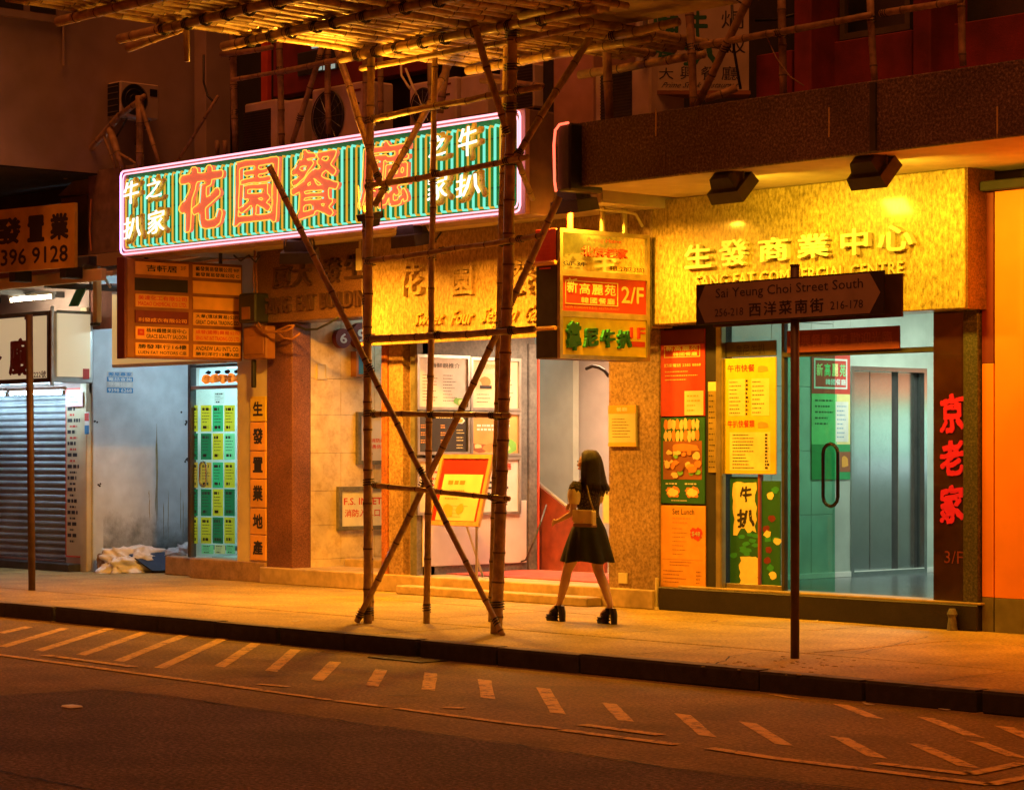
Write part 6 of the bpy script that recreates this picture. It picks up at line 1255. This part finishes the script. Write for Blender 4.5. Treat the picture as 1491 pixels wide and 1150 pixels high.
# ================================================================ AIR CONDITIONERS on the canopy
acw = mat('ac_casing', (.72, .56, .46), .5, .15, 5, .08)
def ac_front(u0, v0, u1, v1, Y, dp, label, fan=None, mesh=None):
    r = RY(u0, v0, u1, v1, Y); k = thing('air_conditioner', ((r[0]+r[2])/2, Y, r[1]), label, 'air conditioner', 'air conditioners above the neon sign'); B('casing', k, r[0], r[2], Y, Y+dp, r[1], r[3], acw, .02)
    W_, H_ = r[2]-r[0], r[3]-r[1]; fr = FY(Y)
    if fan:
        c = (r[0]+W_*fan[0], r[1]+H_*fan[1]); R_ = fan[2]; m_ = MB(); vs = [fr.p(c[0]+math.cos(2*math.pi*i/28)*R_, c[1]+math.sin(2*math.pi*i/28)*R_, .003) for i in range(28)]; m_.add(vs, [tuple(range(28))[::-1]], K['black']); m_.build('fan_opening', k)
        m_ = MB()
        for q in (.3, .55, .78, 1.0): m_.tube([fr.p(c[0]+math.cos(2*math.pi*i/28)*R_*q, c[1]+math.sin(2*math.pi*i/28)*R_*q, .02) for i in range(29)], .003 if q < 1 else .01, K['dmetal'], 4, cap=False)
        for i in range(12): a = 2*math.pi*i/12; m_.tube([fr.p(c[0], c[1], .022), fr.p(c[0]+math.cos(a)*R_, c[1]+math.sin(a)*R_, .018)], .003, K['metal'], 4)
        m_.build('fan_grille', k)
        B('badge', k, r[0]+W_*.78, r[0]+W_*.9, Y-.006, Y, r[1]+H_*.84, r[1]+H_*.88, K['dred'], 0); B('grip', k, r[0]+W_*.8, r[0]+W_*.88, Y-.006, Y, r[1]+H_*.62, r[1]+H_*.66, K['black'], 0)
    if mesh:
        q = (r[0]+W_*mesh[0], r[1]+H_*mesh[1], r[0]+W_*mesh[2], r[1]+H_*mesh[3]); B('coil_opening', k, q[0], q[2], Y-.004, Y, q[1], q[3], K['black'], 0)
        m_ = MB(); n = int((q[3]-q[1])/.03)
        for i in range(n): z = q[1]+(q[3]-q[1])*(i+.5)/n; m_.box(q[0], q[2], Y-.012, Y-.005, z-.006, z+.006, K['dmetal'])
        m_.build('fin_mesh', k, kind='stuff')
    for s_ in (.15, .8): B('foot', k, r[0]+W_*s_, r[0]+W_*s_+.08, Y+.02, Y+dp-.02, 4.73, r[1], K['dmetal'], .005)
    return k
ac_front(355, 148, 401, 232, 17.1, .5, 'brownish air conditioner with a square coil, first of the row above the neon sign', mesh=(.0, .0, .85, .85))
ac_front(403, 146, 441, 228, 17.2, .4, 'plain beige air conditioner casing in the gap beside the big fan unit')
ac_front(453, 124, 533, 212, 17.0, .4, 'big air conditioner with a round dark fan, the largest above the neon sign', fan=(.32, .5, .29))
ac_front(595, 117, 663, 185, 17.15, .4, 'smaller air conditioner with a round fan behind the middle bamboo pole', fan=(.32, .46, .2))
ac_front(669, 109, 708, 170, 17.2, .45, 'pale boxy air conditioner casing right of the small fan unit')
ac_front(726, 96, 776, 160, 17.3, .45, 'air conditioner with a dark grille half hidden behind the thick bamboo pole', mesh=(.3, .02, .98, .98))
k = ac_front(865, 93, 946, 176, 16.95, .5, 'louvred air conditioner with pale frame on the stone canopy next to the steak sign', mesh=(.12, .02, .68, .95))
# wall unit on the left building
xk = XL+.32; r = RX(175, 121, 231, 172, xk); k = thing('air_conditioner', (xk, (r[0]+r[2])/2, r[1]), 'dim air conditioner bracketed to the pink plastered wall at the left', 'air conditioner')
B('casing', k, xk-.3, xk, r[0], r[2], r[1], r[3], acw, .015); W_, H_ = r[2]-r[0], r[3]-r[1]; fr = FX(xk); c = (r[0]+W_*.35, r[1]+H_*.5); R_ = H_*.44
m_ = MB(); m_.add([fr.p(c[0]+math.cos(2*math.pi*i/24)*R_, c[1]+math.sin(2*math.pi*i/24)*R_, .003) for i in range(24)], [tuple(range(24))], K['black']); m_.build('fan_opening', k)
m_ = MB(); [m_.tube([fr.p(c[0]+math.cos(2*math.pi*i/24)*R_*q, c[1]+math.sin(2*math.pi*i/24)*R_*q, .015) for i in range(25)], .004, K['dmetal'], 4, cap=False) for q in (.35, .7, 1)]; m_.build('fan_grille', k)
B('side_coil', k, xk-.28, xk-.03, r[0]-.012, r[0]-.002, r[1]+.02, r[3]-.02, K['black'], 0)
for i in range(5): B('fin', k, xk-.27, xk-.04, r[0]-.02, r[0]-.013, r[1]+.06+i*.08, r[1]+.07+i*.08, K['metal'], 0)
B('grip', k, xk, xk+.006, r[0]+W_*.76, r[0]+W_*.95, r[1]+H_*.66, r[1]+H_*.86, K['black'], 0)
for yy in (r[0]+.1, r[2]-.15): m_ = MB(); m_.tube([(XL, yy, r[1]-.02), (xk, yy, r[1]-.02), (XL, yy, r[1]-.3)], .015, K['dmetal'], 5); m_.build('wall_bracket', k)
for pts, m, lb in (([(583, 85), (584, 110), (592, 123), (597, 130)], K['cream'], 'pale hose curling down to the small air conditioner'), ([(590, 100), (600, 125), (606, 138)], K['cream'], 'second pale hose beside the curled hose'), ([(296, 80), (296, 120), (302, 140), (312, 150)], K['black'], 'black cable hanging on the plaster pillar'), ([(1115, 52), (1130, 85), (1150, 112), (1170, 125)], K['bamboo2'], 'thin loose wire dangling in front of the red pillar'), ([(1065, 0), (1068, 70), (1078, 130)], K['black'], 'thin black wire hanging across the steak sign')):
    m_ = MB(); m_.tube([P(u, v, Y=16.95 if u < 900 else 16.45) for u, v in pts], .014 if m is not K['bamboo2'] else .006, m, 5); tag(m_.build('cable', smooth=True), lb, 'cable')
# small loose wires at the neon sign underside
for i, pts in enumerate((([(340, 372), (350, 380), (362, 372), (372, 382), (378, 372)]), ([(420, 352), (424, 368), (430, 374), (436, 360)]), ([(612, 338), (620, 350), (634, 350), (642, 338)]))):
    m_ = MB(); m_.tube([P(u, v, Y=16.9) for u, v in pts], .012, K['black'], 5); tag(m_.build('cable', smooth=True), ('tangled black wire under the left half of the neon sign', 'short dark wire loop above the office name band', 'thick cable loop beside the floodlight under the neon sign')[i], 'cable')
# ================================================================ WOMAN
K['lace'] = granite('patterned_black_lace', [(.01, .008, .008), (.02, .015, .014), (.35, .24, .12)], 75, .8, .3, 0)
WC = Vector((-16.67, 16.15, 0))
def W(f, l, z): return WC+Vector((-f, -l, z))
g = thing('person', (WC.x, WC.y, 0), 'woman walking past the restaurant in a short black dress and chunky black heels', 'person')
J = {}; E_ = []
def jt(n, f, l, z, rx, ry=None, to=None):
    J[n] = (W(f, l, z), rx, ry or rx)
    if to: E_.append((to, n))
jt('pelvis', -.02, 0, .93, .125, .1); jt('waist', 0, 0, 1.05, .095, .08, 'pelvis'); jt('chest', .01, 0, 1.2, .11, .09, 'waist'); jt('upch', 0, 0, 1.31, .09, .075, 'chest')
jt('neck', -.005, 0, 1.40, .042, None, 'upch'); jt('skull', .035, .012, 1.475, .06, .062, 'neck'); jt('head', .035, .012, 1.55, .075, .082, 'skull'); jt('crown', .015, .01, 1.61, .05, .055, 'head')
for s_, n in ((1, 'l'), (-1, 'r')):
    f_hip = -.02; jt('hip'+n, f_hip, .085*s_, .86, .085, None, 'pelvis')
    if s_ > 0: kn, an, to = (.22, .075, .5), (.38, .03, .165), (.52, .03, .07)
    else: kn, an, to = (-.04, -.085, .5), (-.24, -.06, .165), (-.10, -.06, .07)
    jt('thigh'+n, (f_hip+kn[0])/2+.01, .085*s_, .68, .075, None, 'hip'+n); jt('knee'+n, *kn, .05, None, 'thigh'+n)
    jt('calf'+n, (kn[0]*.68+an[0]*.32)-.02, .075*s_, .39, .052, None, 'knee'+n); jt('ankle'+n, *an, .03, None, 'calf'+n); jt('toe'+n, *to, .03, .025, 'ankle'+n)
    jt('sho'+n, 0, .155*s_, 1.325, .045, None, 'upch')
    el, wr = ((.0, .21, 1.06), (.2, .20, .985)) if s_ > 0 else ((.1, -.19, 1.08), (.27, -.1, 1.13))
    jt('uarm'+n, el[0]*.5, (.165*s_+el[1])/2, 1.2, .037, None, 'sho'+n); jt('elb'+n, *el, .03, None, 'uarm'+n); jt('fore'+n, (el[0]+wr[0])/2, (el[1]+wr[1])/2, (el[2]+wr[2])/2, .028, None, 'elb'+n); jt('wri'+n, *wr, .019, None, 'fore'+n)
    hd = (wr[0]+.05, wr[1]-.01*s_, wr[2]-.015); jt('palm'+n, *hd, .024, .014, 'wri'+n)
    for i in range(4):
        o_ = (i-1.5)*.015; L = (.05, .058, .055, .042)[i]
        jt('fa%d%s' % (i, n), hd[0]+.03, hd[1]+.004*s_, hd[2]+o_, .0085, None, 'palm'+n); jt('fb%d%s' % (i, n), hd[0]+.03+L*.55, hd[1]-.006*s_, hd[2]+o_-.008, .0075, None, 'fa%d%s' % (i, n)); jt('fc%d%s' % (i, n), hd[0]+.028+L*.95, hd[1]-.02*s_, hd[2]+o_-.022, .006, None, 'fb%d%s' % (i, n))
    jt('ta'+n, hd[0]-.002, hd[1]-.02*s_, hd[2]+.018, .009, None, 'palm'+n); jt('tb'+n, hd[0]+.03, hd[1]-.034*s_, hd[2]+.022, .007, None, 'ta'+n)
nm = list(J); me = bpy.data.meshes.new('woman_body'); me.from_pydata([tuple(J[n][0]-WC) for n in nm], [(nm.index(a), nm.index(b)) for a, b in E_], [])
ob = bpy.data.objects.new('body', me); COL.objects.link(ob); ob.parent = g; ORG[ob.name] = ORG[g.name]
sk = ob.modifiers.new('skin', 'SKIN'); sk.use_smooth_shade = True; sk.branch_smoothing = .4
for i, n in enumerate(nm): v = me.skin_vertices[0].data[i]; v.radius = (J[n][1], J[n][2]); v.use_root = (n == 'pelvis')
ss = ob.modifiers.new('sub', 'SUBSURF'); ss.levels = 2; ss.render_levels = 2
bpy.context.view_layer.update(); dg = bpy.context.evaluated_depsgraph_get(); em = bpy.data.meshes.new_from_object(ob.evaluated_get(dg)); ob.modifiers.clear(); ob.data = em; em.materials.clear(); em.materials.append(K['skin'])
def ell(f, l, z, rf, rl, n=20, wob=0, ph=0, tilt=0):
    out = []
    for i in range(n):
        a = 2*math.pi*i/n; w_ = 1+wob*math.sin(a*7+ph)+wob*.6*math.sin(a*11+ph*2)
        out.append(W(f+math.cos(a)*rf*w_, l+math.sin(a)*rl*w_, z+tilt*math.cos(a)))
    return out
# face details
m_ = MB(); m_.loft([ell(.121, .012, 1.538, .004, .008, 8), ell(.135, .012, 1.512, .012, .012, 8), ell(.125, .012, 1.502, .01, .012, 8)], K['skin']); m_.build('nose', g, smooth=True)
for s_ in (1, -1):
    m_ = MB(); m_.loft([ell(.104, .012+.03*s_, 1.545, .006, .012, 10), ell(.104, .012+.03*s_, 1.556, .007, .013, 10)], K['ink']); m_.build('eye', g, smooth=True)
    m_ = MB(); m_.loft([ell(.027, .012+.078*s_, 1.51, .010, .006, 8), ell(.025, .012+.084*s_, 1.53, .016, .007, 8), ell(.023, .012+.083*s_, 1.55, .014, .006, 8)], K['skin']); m_.build('ear', g, smooth=True)
m_ = MB(); m_.loft([ell(.11, .012, 1.474, .008, .02, 10), ell(.114, .012, 1.482, .009, .022, 10), ell(.11, .012, 1.489, .007, .018, 10)], K['redp']); m_.build('mouth', g, smooth=True)
# hair
m_ = MB(); R = [ell(-.02, 0, 1.662, .02, .02, 28), ell(-.018, 0, 1.655, .06, .055, 28, .02), ell(-.018, 0, 1.63, .09, .078, 28, .02), ell(-.024, 0, 1.59, .106, .1, 28, .02), ell(-.04, 0, 1.54, .105, .112, 28, .03), ell(-.052, 0, 1.48, .1, .122, 28, .04), ell(-.062, 0, 1.42, .095, .135, 28, .05), ell(-.08, 0, 1.35, .092, .145, 28, .07, .5), ell(-.095, -.01, 1.29, .09, .15, 28, .09, 1), ell(-.10, -.015, 1.265, .07, .12, 28, .12, 1.4)]
for k_, ring_ in enumerate(R):
    for p in ring_:
        fwd_ = -(p.x-WC.x)
        if fwd_ > .0 and 3 <= k_ <= 7: p.x += (fwd_-.0)*(.55 if k_ == 3 else .85); p.y = WC.y+(p.y-WC.y)*(.93 if k_ > 3 else .97)
m_.loft(R, K['hair']); m_.build('hair', g, smooth=True)
rr = random.Random(3); m_ = MB()
for i in range(90):
    a = rr.uniform(.55*math.pi, 1.45*math.pi) if i % 3 else rr.uniform(.3*math.pi, 1.7*math.pi); ca, sa = math.cos(a), math.sin(a); e_ = rr.uniform(1.0, 1.12)
    m_.tube([W(-.03+ca*.095*e_, sa*.092*e_, 1.56), W(-.045+ca*.088*e_, sa*.105*e_, 1.46), W(-.07+ca*.08*e_, sa*.12*e_, 1.36), W(-.095+ca*.09*e_, sa*.13*e_*rr.uniform(.9, 1.15), rr.uniform(1.22, 1.3))], .006, K['hair'], 4, rads=[.005, .008, .007, .002])
m_.build('hair_strands', g, smooth=True, kind='stuff')
# bodice and skirt
m_ = MB(); m_.loft([ell(-.01, 0, .97, .1, .125, 24), ell(0, 0, 1.05, .088, .108, 24), ell(.01, 0, 1.13, .098, .118, 24), ell(.018, 0, 1.21, .112, .132, 24), ell(.005, 0, 1.29, .1, .145, 24), ell(-.005, 0, 1.345, .07, .12, 24), ell(-.005, 0, 1.375, .045, .06, 24)], K['lace'], cap=False); m_.build('bodice', g, smooth=True)
m_ = MB(); n = 60; R = []
for z, rf, rl, f0, wob in ((1.02, .095, .115, 0, 0), (.98, .115, .132, .0, .01), (.9, .16, .168, .005, .03), (.8, .2, .188, .01, .05), (.7, .235, .205, .012, .075), (.61, .268, .218, .01, .1), (.59, .272, .22, .01, .11)):
    R.append([W(f0+math.cos(a)*rf*(1+wob*math.sin(a*9+z*3)), math.sin(a)*rl*(1+wob*math.sin(a*9+z*3)), z+wob*.12*math.sin(a*4)) for a in [2*math.pi*i/n for i in range(n)]])
m_.loft(R, K['cloth'], cap=False); m_.build('skirt', g, smooth=True)
def along(p, q, rs, m, n=14, name='sleeve', wob=.06):
    d = (q-p); x = d.orthogonal().normalized(); y = d.normalized().cross(x); R = []
    for i, r in enumerate(rs):
        c = p+d*i/(len(rs)-1); R.append([c+x*math.cos(2*math.pi*k/n)*r*(1+wob*math.sin(k*3+i))+y*math.sin(2*math.pi*k/n)*r*(1+wob*math.sin(k*3+i)) for k in range(n)])
    b_ = MB(); b_.loft(R, m, cap=False); return b_.build(name, g, smooth=True)
for s_, n in ((1, 'l'), (-1, 'r')):
    a, b, c = J['sho'+n][0], J['uarm'+n][0], J['elb'+n][0]
    along(a+Vector((0, 0, .03)), b+Vector((0, 0, .03)), [.04, .06, .064, .056], K['lace'], name='lace_shoulder', wob=.1); along(b+Vector((0, 0, .085)), b.lerp(c, .4), [.054, .063, .064, .06, .048], K['sleeve'])
for s_, n, an, yw_ in ((-1, 'r', (-.24, -.06), 0), (1, 'l', (.38, .03), 0)):
    f0, l0 = an; m_ = MB()
    m_.loft([ell(f0+.045, l0, .0, .03, .036, 12)]+[ell(f0-.0, l0, z, .04, .036, 12) for z in (.0,)][:0]+[ell(f0+.1, l0, .0, .095, .042, 16), ell(f0+.1, l0, .035, .098, .044, 16), ell(f0+.095, l0, .06, .09, .04, 16), ell(f0+.06, l0, .1, .07, .036, 16), ell(f0+.02, l0, .15, .045, .036, 16), ell(f0+.01, l0, .185, .036, .034, 16)], K['shoe']); o = m_.build('shoe', g, smooth=True)
    m_ = MB(); m_.loft([ell(f0-.045, l0, .0, .03, .032, 10), ell(f0-.04, l0, .09, .036, .036, 10), ell(f0-.02, l0, .15, .04, .036, 10)], K['shoe']); m_.build('heel', o)
# handbag
g = thing('handbag', W(-.17, .21, 1.0), 'small cream handbag hanging at the hip of the walking woman', 'handbag')
c = W(-.17, .215, 1.015); fb = FR(c, (1, 0, 0), (0, 0, 1), (0, -1, 0))
m_ = MB(); m_.box(c.x-.13, c.x+.13, c.y-.035, c.y+.035, c.z-.08, c.z+.075, K['bag'], .015); m_.build('bag_body', g); m_ = MB(); m_.box(c.x-.132, c.x+.132, c.y-.042, c.y-.036, c.z-.035, c.z+.078, K['bag'], .004); m_.build('flap', g)
B('dark_base', g, c.x-.128, c.x+.128, c.y-.0385, c.y+.0385, c.z-.084, c.z-.05, mat('brown_leather', (.25, .13, .06), .5), .004); B('clasp', g, c.x-.018, c.x+.018, c.y-.05, c.y-.043, c.z-.045, c.z-.025, mat('gold_clasp', (.8, .6, .25), .3, .1, 5, 0, metal=1), .003)
m_ = MB(); m_.tube([c+Vector((.12, 0, .07)), W(-.19, .17, 1.2), W(-.1, .13, 1.34), W(-.02, .1, 1.392), W(.07, .1, 1.33), W(.1, .14, 1.2), c+Vector((-.12, 0, .07))], .009, mat('chain_strap', (.4, .28, .1), .4, .5, 80, .3, metal=.6), 6); m_.build('strap', g, smooth=True)
bpy.context.view_layer.update()
